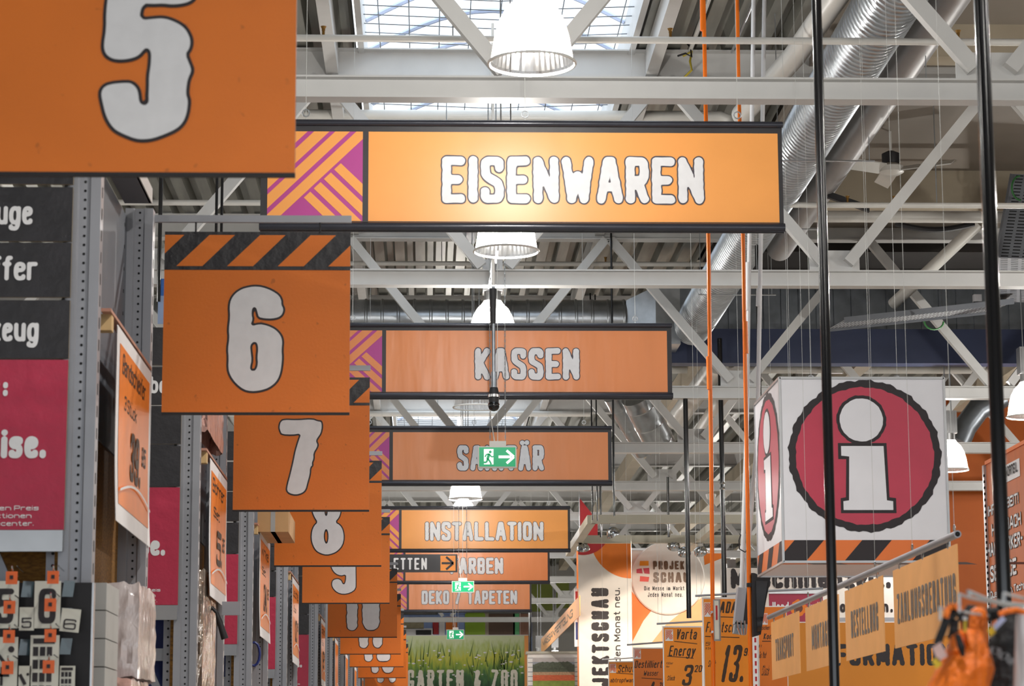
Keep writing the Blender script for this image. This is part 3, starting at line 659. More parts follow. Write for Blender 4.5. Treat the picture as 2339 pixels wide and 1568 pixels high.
for k in range(60):
    x = random.uniform(.1, W_-.1); y = random.uniform(.3, .75)*H_; hh = random.uniform(.2, .5)
    if k < 8: x = random.uniform(.74, .88)*W_; y = H_*.5; hh = .65
    lx = random.uniform(-.12, .12); b.poly(fr, [(x, y-.1), (x+.03, y-.1), (x+lx+.01, y-.1+hh)], M('grass_blade', '#4b6a2a', .6, var=.3), .004)
b.build('printed_grass', t)['kind'] = 'stuff'
b = MB(); wire(b, fr.p(.1, H_)); wire(b, fr.p(W_-.1, H_)); b.build('suspension_wire', t)
b = MB(); b.tube([fr.p(W_+.14, -.4, 0), fr.p(W_+.14, 4, 0)], .035, gloss_black, 8); tag(b.build('black_pole', base=fr.p(W_+.14, -.4)), 'thin black pole at the right end of the meadow picture', 'pole')
# collage of mural pictures on the end wall above it
fr, W_, H_ = rect_at(918, 1405, 1215, 1455, 87.8)
t = thing('mural_panel', 'colourful picture wall showing a white vehicle and green stripes above the meadow banner', 'mural', fr.p(0, 0))
b = MB(); b.slab(fr, 0, -.6, W_, H_, skyblue, .05); b.build('backing', t)
for (xa, ya, xb, yb, m, nm) in ((918, 1418, 968, 1437, tan_m, 'tan_band'), (918, 1436, 990, 1456, paper_white, 'white_vehicle'), (950, 1440, 985, 1452, matt_black, 'vehicle_window'), (988, 1418, 1002, 1450, booth_red, 'red_patch'), (1003, 1420, 1016, 1452, paper_white, 'column_picture'), (1018, 1410, 1044, 1440, booth_orange, 'yellow_patch'), (1062, 1403, 1108, 1456, lime, 'green_panel'), (1108, 1403, 1116, 1456, beige_beam, 'divider'), (1116, 1403, 1176, 1456, brown_panel, 'brown_picture'), (1172, 1403, 1186, 1456, M('leaf_green', '#57b070', .5), 'green_shape'), (1186, 1403, 1214, 1456, M('skin_brown', '#8d6450', .6), 'brown_shape')):
    def g(px, py): return ((px-918)/297*W_, (1455-py)/50*H_)
    p, q = g(xa, yb), g(xb, ya); b = MB(); b.slab(fr, p[0], p[1], q[0], q[1], m, .02, .03 if nm != 'vehicle_window' else .06); b.build(nm, t)

def zp(x0, y0, k, body): return [(x0+float(a.split(',')[0])/k, y0+float(a.split(',')[1])/k) for a in body.split()]
NUM = {5: [zp(190, 0, 3.733, "520,1205 600,1195 700,1160 800,1115 860,1060 895,980 910,860 890,810 895,740 905,680 940,605 915,540 885,465 915,430 930,370 920,310 880,240 820,195 740,160 680,148 620,150 490,165 515,45 600,50 680,45 760,55 860,45 930,20 960,-20 965,-80 940,-140 900,-160 700,-165 400,-160 260,-165 215,-140 205,-60 185,100 185,250 165,380 170,440 200,490 260,520 340,525 430,510 490,480 520,440 545,420 570,450 565,560 550,650 550,740 545,830 550,860 540,885 515,890 490,870 485,800 470,750 430,710 380,695 220,710 160,745 140,800 155,880 185,1000 230,1080 280,1130 380,1175 450,1200")],
 6: [zp(230, 380, 2.703, "905,745 945,738 1000,742 1060,765 1105,795 1122,830 1120,855 1135,880 1128,915 1105,938 1060,948 1010,946 972,938 963,905 955,875 940,880 937,920 945,945 930,985 980,970 1030,980 1080,1003 1115,1040 1128,1080 1122,1140 1126,1180 1120,1250 1108,1300 1085,1340 1040,1375 985,1392 930,1397 880,1385 830,1345 795,1295 782,1250 785,1180 780,1130 790,1060 785,1010 795,930 790,870 800,820 830,780 870,755"),
     zp(230, 380, 2.703, "945,1090 962,1095 968,1130 962,1180 966,1220 955,1258 930,1260 928,1240 938,1200 932,1150 928,1110")],
 7: [zp(360, 860, 3.92, "1085,460 1095,410 1125,385 1250,390 1385,380 1440,402 1468,400 1478,450 1465,515 1440,550 1422,580 1438,610 1432,640 1400,690 1402,740 1385,780 1392,800 1370,820 1368,880 1345,960 1330,1020 1300,1050 1240,1068 1180,1055 1152,1025 1160,970 1185,880 1215,750 1230,670 1260,570 1280,518 1210,530 1110,525 1095,495")],
 8: [zp(380, 1168, 3.92, "1305,10 1325,60 1352,100 1320,130 1300,180 1295,250 1310,310 1340,360 1385,385 1435,397 1490,385 1535,362 1580,310 1595,240 1585,170 1560,125 1515,100 1550,60 1565,10 1575,-60 1560,-140 1500,-200 1435,-210 1370,-200 1310,-140 1295,-60"),
     zp(380, 1168, 3.92, "1430,160 1445,190 1448,240 1440,285 1428,290 1415,250 1415,200"), zp(380, 1168, 3.92, "1430,-90 1442,-50 1440,20 1432,48 1420,20 1420,-50")],
 9: [zp(0, 0, 1, "813,1297 813.5,1330 813,1347 800,1356 784,1359 770,1355 760,1345 757,1335 760,1325 771.5,1322 780,1326 783,1334 787,1335 789.6,1324 789.6,1313.7 779,1317 766,1312 757,1300 754,1285 755,1265 762,1252 784,1244 806,1252 813,1265"), zp(0, 0, 1, "782,1262 786,1262 787,1294 782,1296")]}
# ================================================================== AISLE NUMBER SIGNS
SD = {6: 13.05, 7: 18.07, 8: 23.08, 9: 28.34, 10: 35.74, 11: 41.02, 12: 46.17, 13: 51.78, 14: 57.6, 15: 66}
SD[5] = 7.68
SL = {5: 'nearest orange aisle sign, numbered 5, cut off by the top edge', 6: 'orange aisle sign numbered 6 with black striped top', 7: 'orange aisle sign numbered 7 below and behind number 6', 8: 'darker orange aisle sign numbered 8, its top hidden behind number 7',
      9: 'bright orange aisle sign numbered 9, only the lower half of the digit showing', 10: 'orange aisle sign numbered 10 with a slightly tilted lower edge', 11: 'orange aisle sign numbered 11, right below sign 10', 12: 'orange aisle sign numbered 12, only the digit feet showing',
      13: 'dark orange aisle sign numbered 13 near the bottom edge', 14: 'orange aisle sign numbered 14 at the bottom edge, mostly hidden', 15: 'farthest orange aisle sign, only its striped right edge showing'}
SC = {8: placard_deep, 10: sign_orange}
ZS = 3.523
for n in sorted(SD):
    Y = SD[n]; x0 = -1.414 if n == 6 else -1.423
    fr = Frame((x0, Y, ZS))
    t = thing('aisle_sign', SL[n], 'aisle sign', (x0+.5, Y, ZS), 'orange aisle number signs')
    b = MB(); b.slab(fr, 0, .008, 1, .994, sign_orange, .02, 0, matt_black); b.slab(fr, -.001, -.004, 1.001, .009, matt_black, .021, .001); b.build('board', t)
    b = MB(); H = .994
    b.slab(fr, -.0005, H-.209, 1.0005, H+.001, black_board, .004, .003)
    sq = [(0, H-.189), (1, H-.189), (1, H-.017), (0, H-.017)]
    for k in range(-1, 5):
        a = -.033+.2725*k; pl = [(a-.1755, H-.189), (a-.1755+.14, H-.189), (a+.137, H-.017), (a, H-.017)]
        pl = band(pl, 1, 0, 0, 1)
        if len(pl) > 2: b.poly(fr, pl, sign_orange, .0045)
    o = b.build('stripe_band', t); o['label'] = 'black band with slanted orange stripes'
    s = str(n); wd = {1: .312}.get(len(s), .45)
    if s == '7': wd = .315
    if n in NUM:
        segs = []
        for lp in NUM[n]:
            q = [V(p_[0]-x0, p_[2]-ZS) for p_ in (at(px, py, Y) for px, py in lp)]; q = chaikin(q, True, 1)
            segs += list(zip(q[:-1], q[1:]))
        b = MB(); sdf_fill(b, fr, segs, .006, ink, .003, .008, solid=True); sdf_fill(b, fr, segs, -.005, white_print, .005, .008, solid=True); b.build('numeral', t)
    else: part_text('numeral', t, fr, s, .5, .11, .575, {10: .49, 11: .40, 12: .5, 13: .48, 14: .46, 15: .46}[n], .13, white_print, ink, .022, .012, 44, .003, align='c', wf=.2, gap=.1)
    b = MB(); b.box((-1.60, Y-.02, ZS+1.045), (x0+1.005, Y+.005, ZS+1.083), rack_grey); b.lathe((-1.55+.05, Y-.02, ZS+1.064), [(.009, 0), (.009, .006), (.001, .006)], dark_galv, 8, axis=(0, -1, 0)); b.build('bracket_bar', t)
    for xx in (.165, .835):
        b = MB(); b.tube([fr.p(xx, .99, -.01), fr.p(xx, 1.07, -.01)], .005, matt_black, 6); b.tube([fr.p(xx, .99, .012), fr.p(xx, 1.07, .012)], .004, matt_black, 6); b.build('hanger', t)

# ================================================================== RACK ENDS
UX0, UX1 = -1.615, -1.467
ZT = 4.62
def upright(Y, z0, name, parent, holes=True):
    b = MB(); w_ = UX1-UX0
    b.box((UX0, Y, 0), (UX0+w_*.3, Y+.004, ZT), rack_grey); b.box((UX1-w_*.3, Y, 0), (UX1, Y+.004, ZT), rack_grey)
    b.box((UX0+w_*.34, Y+.012, 0), (UX1-w_*.34, Y+.016, ZT), rack_grey)
    b.obox((UX0+w_*.32, Y+.008, ZT/2), ((w_*.025, .006, 0), (0, .002, 0), (0, 0, ZT/2)), rack_grey); b.obox((UX1-w_*.32, Y+.008, ZT/2), ((w_*.025, -.006, 0), (0, .002, 0), (0, 0, ZT/2)), rack_grey)
    b.box((UX0, Y+.004, 0), (UX0+.004, Y+.1, ZT), rack_shade); b.box((UX1-.004, Y+.004, 0), (UX1, Y+.1, ZT), rack_grey)
    if holes:
        z = z0; fr = Frame(((UX0+UX1)/2+.003, Y+.0105, 0))
        while z < ZT-.02: b.poly(fr, circle(0, z, .0066, 8), hole_black); z += .0415
        fr = Frame((UX1+.001, Y+.05, 0), (0, 1, 0)); z = z0
        while z < ZT-.1: b.poly(fr, [(-.012, z), (.012, z), (.012, z+.05), (-.012, z+.05)], hole_black); z += .1
    return b.build(name, parent)
RACKW = {6: 'nearest grey rack end, left of the number 6 sign', 7: 'second grey rack end, below the number 6 sign', 8: 'third grey rack end, below the number 7 sign', 9: 'fourth grey rack end, below the number 8 sign',
         10: 'fifth grey rack end, below the number 9 sign', 11: 'sixth grey rack end, below the number 10 sign', 12: 'seventh grey rack end, below the number 11 sign', 13: 'eighth grey rack end, below the number 12 sign', 14: 'farthest grey rack end at the bottom edge'}
PW_ = {6: 'large orange handwritten price poster on the nearest rack end', 7: 'orange price poster between the second pair of rack uprights', 8: 'narrow orange price poster on the third rack end', 9: 'orange price poster on the fourth rack end beside the number 9 sign',
       10: 'thin orange price poster on the fifth rack end', 11: 'thin orange price poster on the sixth rack end', 12: 'sliver of orange price poster on the seventh rack end', 13: 'sliver of orange poster on the eighth rack end', 14: 'farthest sliver of orange poster at the bottom edge'}
BT = {6: ['', 'Werkzeuge', 'Koffer', 'Flugzeug'], 7: ['', 'Schraube', '', '']}
BT[6] = ['', 'Werkzeuge', 'Koffer', 'Werkzeug']
BL = ['uppermost', 'second', 'third', 'lowest']
OF = {6: 'nearest rack', 7: 'second rack', 8: 'third rack', 9: 'fourth rack', 10: 'fifth rack', 11: 'sixth rack'}
for n in range(6, 15):
    df = SD[n]-.12; dn = df-2.08
    t = thing('storage_rack', RACKW[n], 'rack', (UX0, dn, 0), 'grey storage rack ends')
    upright(dn, 1.9 if n < 11 else 2.6, 'upright', t); upright(df, 1.9 if n < 11 else 2.6, 'upright', t)
    b = MB(); b.box((UX0-.03, dn+.1, 3.25), (UX0+.01, df, ZT-.05), rack_shade)
    for z in np.arange(3.3, 4.5, .12): b.box((UX0+.01, df-.1, z), (UX0+.012, df-.085, z+.018), hole_black)
    b.build('end_panel', t)
    b = MB(); b.box((UX0-.03, dn+.1, 0), (UX0+.0, df, 3.25), osb); b.build('back_board', t)
    b = MB(); b.box((UX0+.02, dn+.15, ZT-.02), (-1.455, df-.2, ZT), rack_shade); b.box((-1.465, dn+.15, ZT-.02), (-1.45, df-.2, ZT+.06), white_steel); b.build('top_tray', t)
    b = MB(); b.box((-1.50, dn+.35, 3.735), (-1.455, df-.02, 3.75), shelf_edge); b.box((-1.53, dn+.42, 3.66), (-1.46, dn+.5, 3.735), wood); b.build('poster_shelf', t)
    if n < 12:
        b = MB(); b.box((-2.9, dn+.3, 2.35), (UX0, dn+.34, 2.43), rack_grey)
        for q in (-1.7, -2.3): b.bar((q-.25, dn+.32, 2.62), (q+.08, dn+.32, 1.9), .03, .05, rack_grey)
        b.box((UX0-.09, dn+.25, 0), (UX0-.03, dn+.3, 2.68), rack_grey)
        for z in np.arange(1.95, 2.66, .055): b.lathe((UX0-.06, dn+.25, z), [(.008, 0), (.001, .001)], hole_black, 6, axis=(0, -1, 0))
        b.build('lower_frame', t)
        b = MB(); b.box((-2.9, dn+.5, 2.4), (UX0-.03, dn+.53, 3.2), osb if n == 6 else deep_blue); b.box((-2.9, dn+.5, 1.6), (UX0-.03, dn+.53, 2.4), grey_box if n == 6 else deep_blue); b.build('shelf_contents', t)['kind'] = 'stuff'
    # directory boards hung on the aisle face
    if n < 12:
        xr, yb = -1.588, dn-.03; zz = [4.245, 3.983, 3.728, 3.452]
        for k, zb in enumerate(zz):
            ht = .248 if k < 3 else .262; fr = Frame((-2.9, yb, zb))
            bd = thing('directory_board', '%s black goods board on the %s, %s' % (BL[k], OF[n], ('partly under the number 5 sign', 'lettered with a word ending in uge', 'lettered with a word ending in ffer', 'lettered with a word ending in eug')[k] if n == 6 else 'stacked above its red board'), 'sign board', fr.o, 'black goods directory boards')
            b = MB(); b.slab(fr, 0, 0, xr+2.9, ht, black_board, .018, 0, M('board_edge', '#8d7f68', .6)); b.build('board', bd)
            tx = (BT.get(n) or ['', '', '', ''])[k]
            if tx and n == 6:
                e = (-1.764, -1.735, -1.722)[k-1]; part_text('lettering', bd, fr, tx, e+2.9, .075, .112, .056*len(tx), .085, white_print, None, 0, 0, 24, .003, align='r', wf=.45, gap=.05)
            elif tx: part_text('lettering', bd, fr, tx, -1.685+2.9, .075, .112, .056*len(tx), .085, white_print, None, 0, 0, 20, .003, align='r', wf=.45, gap=.05)
        fr = Frame((-2.9, yb, 2.69)); bd = thing('directory_board', 'crimson low-price board on the %s%s' % (OF[n], ', with a word ending in eise' if n == 6 else ''), 'sign board', fr.o, 'crimson price-promise boards')
        b = MB(); b.slab(fr, 0, 0, xr+2.9, .755, red_board, .018, 0, M('board_edge', '#8d7f68', .6)); b.build('board', bd)
        b = MB(); b.slab(fr, 0, -.095, xr+2.9-.004, -.002, alu, .03, .004); b.build('bottom_rail', bd)
        part_text('lettering', bd, fr, 'Preise.', -1.675+2.9, .315, .128, .40, .11, white_print, None, 0, 0, 30, .003, align='r', wf=.5, gap=.05)
        if n == 6: part_text('lettering', bd, fr, 'r:', -1.86+2.9+.01, .585, .09, .09, .12, white_print, None, 0, 0, 24, .003, align='r')
        b = MB()
        for q, (s_, wd) in enumerate((('Sollten Sie machen wir diesen Preis', .75), ('Aktionen und Rabattaktionen', .62), ('Markt- und Servicecenter.', .54))): text(b, fr, s_, -1.70+2.9+(.0, -.03, -.02)[q], .085-.034*q, .021, wd, .08, white_print, None, 0, 0, 12, .003, align='r')
        b.build('small_print', bd)
    # price poster on the rack end
    p0, p1 = dn+.55, dn+1.98; fr = Frame((-1.448, p0, 2.79), (0, 1, 0)); pw, ph = p1-p0, .92
    pt = thing('price_poster', PW_[n], 'poster', fr.o, 'orange price posters on the rack ends')
    def curl(b, x0, y0, x1, y1, m, d, k=10):
        vs = []; 
        for i in range(k+1):
            y = y0+(y1-y0)*i/k; q = d+.05*max(0, .5-y/ph)**2
            vs += [fr.p(x0, y, q), fr.p(x1, y, q)]
        b.add(vs, [(2*i, 2*i+1, 2*i+3, 2*i+2) for i in range(k)], m)
    b = MB(); curl(b, 0, 0, pw, ph, paper_white, 0); curl(b, 0, 0, pw, ph, paper_white, -.003); b.build('sheet', pt)
    b = MB(); curl(b, .1, .09, pw-.08, ph-.07, poster_orange, .002); b.build('print_area', pt)
    if n < 11:
        b = MB(); z_ = .0035; R_ = random.Random(n)
        text(b, fr, ['Bandschleifer', 'Bohrer', 'Winkel', 'Leuchte', 'Spaten'][n-6], .2, .72, .10, .95, .07, marker, None, 0, 0, 16, .004, slant=.2)
        text(b, fr, ['3 Stück', 'Set', 'Set', 'Stück', 'Stück'][n-6].replace('ü', 'ü'), .3, .56, .07, .5, .07, marker, None, 0, 0, 14, .004, slant=.2)
        text(b, fr, ['39.', '5.', '24.', '12.', '9.'][n-6], .55, .25, .24, .42, .09, marker, None, 0, 0, 18, .008, slant=.15)
        text(b, fr, '95', 1.05, .38, .10, .16, .09, marker, None, 0, 0, 14, .006, slant=.15)
        b.build('handwriting', pt)
    b = MB(); pts = [(x, .13+.09*math.sin(x/pw*math.pi*.9)) for x in np.linspace(.1, pw-.08, 10)]
    for (xa, ya), (xc, yc) in zip(pts[:-1], pts[1:]): b.poly(fr, [(xa, ya), (xc, yc), (xc, yc+.012), (xa, ya+.012)], paper_white, .018)
    b.build('white_curve', pt)

# goods standing in the rack ends
def carton(lo, hi, m, name, label, cat, group=None, tape=True):
    b = MB(); b.box(lo, hi, m); t = thing(name, label, cat, ((lo[0]+hi[0])/2, (lo[1]+hi[1])/2, lo[2]), group)
    b.build('carton_body', t)
    b = MB(); xm = (lo[0]+hi[0])/2; b.box((xm-.02, lo[1]-.0015, lo[2]), (xm+.02, hi[1]+.0015, hi[2]+.0015), M('tape', '#a98f6a' if m is cardboard else '#9d9b98', .4)); b.build('tape', t)
    return t
zc = 2.15
for k, nm in enumerate(('lowest', 'middle', 'upper', 'top')):
    carton((-1.60, 11.05, 1.98+.125*k), (-1.425, 11.5, 2.10+.125*k), grey_box, 'carton', '%s pale grey carton of the stack beside the nearest upright' % nm, 'box', 'pale grey cartons')
def pack(x0, y0, z0, x1, y1, z1, m, label, name='wrapped_pack'):
    b = MB(); n, k = 12, 8; R_ = random.Random(int(y0*10)); vs = []
    cs = [(x0, y0), (x1, y0), (x1, y1), (x0, y1)]; ring = []
    for i in range(4):
        a, c = cs[i], cs[(i+1) % 4]
        for j in range(6): ring.append((a[0]+(c[0]-a[0])*j/6, a[1]+(c[1]-a[1])*j/6))
    nr = len(ring); cx, cy = (x0+x1)/2, (y0+y1)/2
    for i in range(n+1):
        z = z0+(z1-z0)*i/n; sh = 1-.12*(i/n)**6
        for (x, y) in ring: s_ = sh*(1+R_.uniform(-.05, .03)); vs.append((cx+(x-cx)*s_, cy+(y-cy)*s_, z+R_.uniform(-.01, .01)))
    fs = [(i*nr+j, i*nr+(j+1) % nr, (i+1)*nr+(j+1) % nr, (i+1)*nr+j) for i in range(n) for j in range(nr)]+[tuple(n*nr+j for j in range(nr))]
    b.add(vs, fs, m); return tag(b.build(name, base=(cx, cy, z0), smooth=True), label, 'wrapped goods', 'shrink-wrapped goods')
pack(-1.52, 11.75, 2.08, -1.36, 12.5, 2.53, wrap, 'milky shrink-wrapped pack under the nearest orange poster')
pack(-1.52, 11.6, 1.7, -1.37, 12.4, 2.075, wrap_salmon, 'lower wrapped salmon pack at the bottom edge beside the nearest rack')
pack(-1.5, 11.0, 1.6, -1.42, 11.35, 1.97, wrap, 'milky wrapped pack in the bottom corner beside the number cards')
pack(-1.56, 16.3, 3.88, -1.46, 17.6, 4.25, wrap_salmon, 'pinkish translucent packets above the second orange poster')
pack(-1.56, 16.2, 2.0, -1.458, 17.2, 2.95, foil, 'silvery foil-wrapped goods beside the second orange poster')
pack(-1.5, 16.4, 1.6, -1.40, 17.3, 2.0, wrap_salmon, 'crumpled wrapped goods at the bottom below the foil goods')
p = at(600, 1195, 21.6); carton((at(590, 1195, 21.5)[0], 21.4, at(600, 1218, 21.5)[2]), (at(660, 1195, 21.5)[0], 22.5, at(600, 1168, 21.5)[2]), cardboard, 'cardboard_box', 'brown cardboard box sticking out below the number 7 sign', 'box')
p = at(495, 1400, 16.9); q = at(514, 1460, 16.9)
t = thing('tool_handle', 'black tool handle hanging below the second orange poster', 'tool', p)
b = MB(); b.tube([p, p+(q-p)*.3, q], [.011, .02, .026], matt_black, 10); b.build('grip', t, smooth=True)
b = MB(); b.tube([p+V(-.07, 0, .07), p+V(-.01, 0, .01), p], .012, matt_black, 8); b.build('arm', t, smooth=True)
fr, W_, H_ = rect_at(507, 1375, 550, 1406, 16.9); b = MB(); b.slab(fr, 0, 0, W_, H_, rack_grey, .03); tag(b.build('grey_plate', base=fr.o), 'small plain grey plate sticking out between the second and third racks', 'plate')
b = MB(); p = at(580, 1495, 21.2); b.tube([p+V(.05*math.cos(a), 0, .1*math.sin(a)) for a in np.linspace(0, 6.28, 14)], .012, deep_blue, 6, False); tag(b.build('blue_ring', base=p), 'blue ring hanging beside the third rack upright', 'ring')
# blue flag sheet and black poles at far left
fr, W_, H_ = rect_at(361, 637, 400, 740, 19); t = thing('hanging_sheet', 'blue and white sheet half hidden behind the number 6 sign', 'sign', fr.o)
b = MB(); b.slab(fr, 0, H_*.62, W_, H_, M('sheet_blue', '#3a78d0', .5), .01); b.slab(fr, 0, 0, W_, H_*.62, M('sheet_pale', '#a9bfe6', .5), .01); b.build('sheet', t)
def vpole(px, py, Y, r, z0, z1, label, m=None, name='black_pole', group='black poles', n=14):
    x = at(px, py, Y)[0]; b = MB(); b.tube([(x, Y, z0), (x, Y, z1)], r, m or gloss_black, n); return tag(b.build(name, base=(x, Y, z0), smooth=True), label, 'pole', group)
vpole(366, 500, 19, .016, at(366, 690, 19)[2], ZC, 'thin black pole just right of the upright beside the number 6 sign')
vpole(495, 450, 22, .013, at(495, 525, 22)[2]-.6, ZC, 'left of the two thin black poles above the number 6 sign')
vpole(507, 450, 22.3, .013, at(507, 525, 22)[2]-.6, ZC, 'right of the two thin black poles above the number 6 sign')
# hook board with stick-on house numbers, bottom left
Yp = 10.62; fr, W_, H_ = rect_at(-300, 1332, 206, 1700, Yp)
t = thing('hook_board', 'black hook board with house-number cards at bottom left', 'display board', fr.o)
b = MB(); b.slab(fr, 0, 0, W_, H_, matt_black, .02); b.build('panel', t)
b = MB(); b.slab(fr, W_, 0, W_+.008, H_, alu, .05); b.build('side_trim', t)
def fp(px, py): return at(px, py, Yp-.001)
for (px, py) in ((42, 1317), (135, 1316), (37, 1383), (129, 1378), (36, 1449), (129, 1447), (33, 1519), (125, 1517)):
    b = MB(); p = fp(px, py); b.tube([p, p+V(0, -.16, .012), p+V(0, -.17, .03)], .004, chrome, 6); b.tube([p+V(.02, 0, .02), p+V(.02, -.16, .03)], .003, chrome, 6); b.build('hook', t)
    pk = thing('price_clip', 'orange price clip, %s of the hook board' % {42: 'top left hook', 135: 'top right hook', 37: 'second left hook', 129: 'second right hook' if py < 1400 else 'third right hook', 36: 'third left hook', 33: 'bottom left hook', 125: 'bottom right hook'}[px], 'price clip', p, 'orange price clips')
    s_ = .024; c = p+V(0, -.17, -.02)
    b = MB(); b.obox(c, ((s_, 0, 0), (0, .004, 0), (0, 0, .027)), clip_orange); b.build('clip', pk)
    b = MB(); b.obox(c+V(0, -.005, .002), ((.007, 0, 0), (0, .002, 0), (0, 0, .008)), ink); b.build('hole', pk)
    b = MB(); b.obox(p+V(.046, -.03, -.058), ((.022, .01, 0), (0, .002, 0), (.004, 0, .034)), clear_holder); b.build('clear_holder', pk)
def card(px0, py0, px1, py1, s, label, tilt=0, th=None, wtt=.085):
    fr, W_, H_ = rect_at(px0, py0, px1, py1, Yp-.05)
    if tilt: fr = Frame(fr.o, (math.cos(tilt), 0, math.sin(tilt)), (-math.sin(tilt), 0, math.cos(tilt)))
    t = thing('number_card', label, 'number card', fr.o, 'house-number cards on the hook board')
    b = MB(); b.slab(fr, 0, 0, W_, H_, card_white, .004); b.build('card', t)
    if s == 'pad':
        b = MB()
        for i in range(3):
            for j in range(4): b.slab(fr, W_*(.1+i*.24), H_*(.08+.2*j), W_*(.28+i*.24), H_*(.22+.2*j), ink, .001, .002)
        b.slab(fr, W_*.1, H_*.87, W_*.85, H_*.95, ink, .001, .002); b.build('keypad_print', t)
    elif s == 'div':
        b = MB(); b.poly(fr, circle(W_*.75, H_*.75, W_*.12, 16), ink, .002); b.bar(fr.p(W_*.1, H_*.75, .002), fr.p(W_*.55, H_*.45, .002), .002, .014, ink); b.poly(fr, [(W_*.1, H_*.2), (W_*.7, H_*.2), (W_*.7, H_*.27), (W_*.1, H_*.27)], ink, .002); b.poly(fr, [(W_*.36, .005), (W_*.46, .005), (W_*.46, H_*.4), (W_*.36, H_*.4)], ink, .002); b.build('symbol_print', t)
    else:
        b = MB(); text(b, fr, s, W_*.5, H_*.1, H_*.74 if not th else th*H_, W_*.66, wtt, ink, None, 0, 0, 30, .002, align='c'); b.build('printed_number', t)
card(-20, 1328, 42, 1436, '5', 'tall white card with a bold 5 at the left edge')
card(78, 1328, 138, 1436, '6', 'tall white card with a bold 6')
card(44, 1388, 78, 1441, '5', 'small white card with a thin 5', th=.45, wtt=.07)
card(136, 1389, 180, 1442, '6', 'small tilted white card with a thin 6', tilt=-.1, th=.45, wtt=.07)
card(-20, 1456, 40, 1570, 'div', 'white card with a percent and plus symbol at the left edge')
card(68, 1452, 134, 1600, 'pad', 'white card printed with a black keypad grid')
card(136, 1522, 171, 1600, 'pad', 'small white card with a keypad print at the bottom')
card(42, 1522, 70, 1600, 'div', 'small white card with symbols at the bottom edge')

# ================================================================== RIGHT-HAND SIDE
# information cube
Y = 17; x0, x1 = at(1783, 1000, Y)[0], at(2160, 1000, Y)[0]; z1, z0 = at(1960, 864, Y)[2], at(1960, 1284, Y)[2]
D_ = 1.3; t = thing('information_cube', 'white hanging information cube with a red circle and a white letter i', 'sign', ((x0+x1)/2, Y+D_/2, z0))
b = MB(); b.box((x0, Y, z0), (x1, Y+D_, z1), box_white); b.build('cube_body', t)
b = MB(); e_ = .008
for (xx, yy) in ((x0, Y), (x1, Y), (x0, Y+D_), (x1, Y+D_)): b.box((xx-e_, yy-e_, z0), (xx+e_, yy+e_, z1+.004), alu)
for zz in (z0, z1):
    for yy in (Y, Y+D_): b.box((x0, yy-e_, zz-e_), (x1, yy+e_, zz+e_), alu)
    for xx in (x0, x1): b.box((xx-e_, Y, zz-e_), (xx+e_, Y+D_, zz+e_), alu)
b.build('edge_frame', t)
def cube_face(fr, w_, h_, full):
    k = h_/420.0
    def g(px, py): return ((px-1783)*w_/377, (1284-py)*k)
    cx, cy = g(1974, 1043); rr = 174*w_/377; ry = 174*k
    b = MB(); b.poly(fr, circle(cx, cy, rr, 120, ry, jag=.018), ink, .002); b.poly(fr, circle(cx, cy, rr*.905, 110, ry*.905, jag=.012), info_red, .003); b.build('roundel', t)
    b = MB(); body = [(1920, 1021), (2017, 1021), (2021, 1145), (2035, 1147), (2035, 1167), (1922, 1167), (1922, 1147), (1935, 1145), (1938, 1045), (1920, 1043)]
    outl = [(1913, 1014), (2024, 1014), (2027, 1138), (2042, 1140), (2042, 1174), (1916, 1174), (1916, 1140), (1928, 1138), (1931, 1051), (1913, 1051)]
    dx, dy = g(1968, 961)
    b.poly(fr, circle(dx, dy, 57*w_/377, 60, 57*k, jag=.02), ink, .004); b.poly(fr, [g(*p) for p in outl], ink, .0045)
    b.poly(fr, circle(dx, dy, 49.5*w_/377, 60, 49.5*k, jag=.012), box_white, .0055); b.poly(fr, [g(*p) for p in body], box_white, .006); b.build('letter', t)['label'] = 'white letter i with black outline'
    b = MB(); h2 = g(0, 1235)[1]; sq = [(0, 0), (w_, 0), (w_, h2), (0, h2)]
    b.poly(fr, sq, stripe_orange, .002)
    for q in range(-1, 4):
        a0, a1 = g(1809+153.5*q, 0)[0], g(1876+153.5*q, 0)[0]; sh = 43*w_/377
        pl = band([(a0-sh, 0), (a1-sh, 0), (a1, h2), (a0, h2)], 1, 0, 0, w_)
        if len(pl) > 2: b.poly(fr, pl, ink, .003)
    b.build('stripe_band', t)
cube_face(Frame((x0, Y, z0)), x1-x0, z1-z0, True)
cube_face(Frame((x0, Y+D_, z0), (0, -1, 0)), D_, z1-z0, False)
b = MB(); fr = Frame((x0, Y, z0), (1, 0, 0), (0, 1, 0)); fr.n = V(0, 0, -1)
b.poly(fr, [(0, 0), (x1-x0, 0), (x1-x0, .2), (0, .2)], stripe_orange, .002)
for q in range(4): a0 = .12+.46*q; b.poly(fr, [(a0, 0), (a0+.24, 0), (a0+.36, .2), (a0+.12, .2)], M('stripe_navy', '#2b2340', .4), .003)
b.build('underside_stripes', t)
b = MB()
for xx in (x0+.25, x1-.3):
    for yy in (Y+.15, Y+D_-.15): b = MB(); wire(b, V(xx, yy, z1), 8.65, .0014); b.build('suspension_wire', t)
    b = MB(); b.tube([V(xx+.02*math.cos(a), Y+.15, z1+.025+.02*math.sin(a)) for a in np.linspace(0, 6.28, 9)], .005, chrome, 5, False); b.build('eye_ring', t)
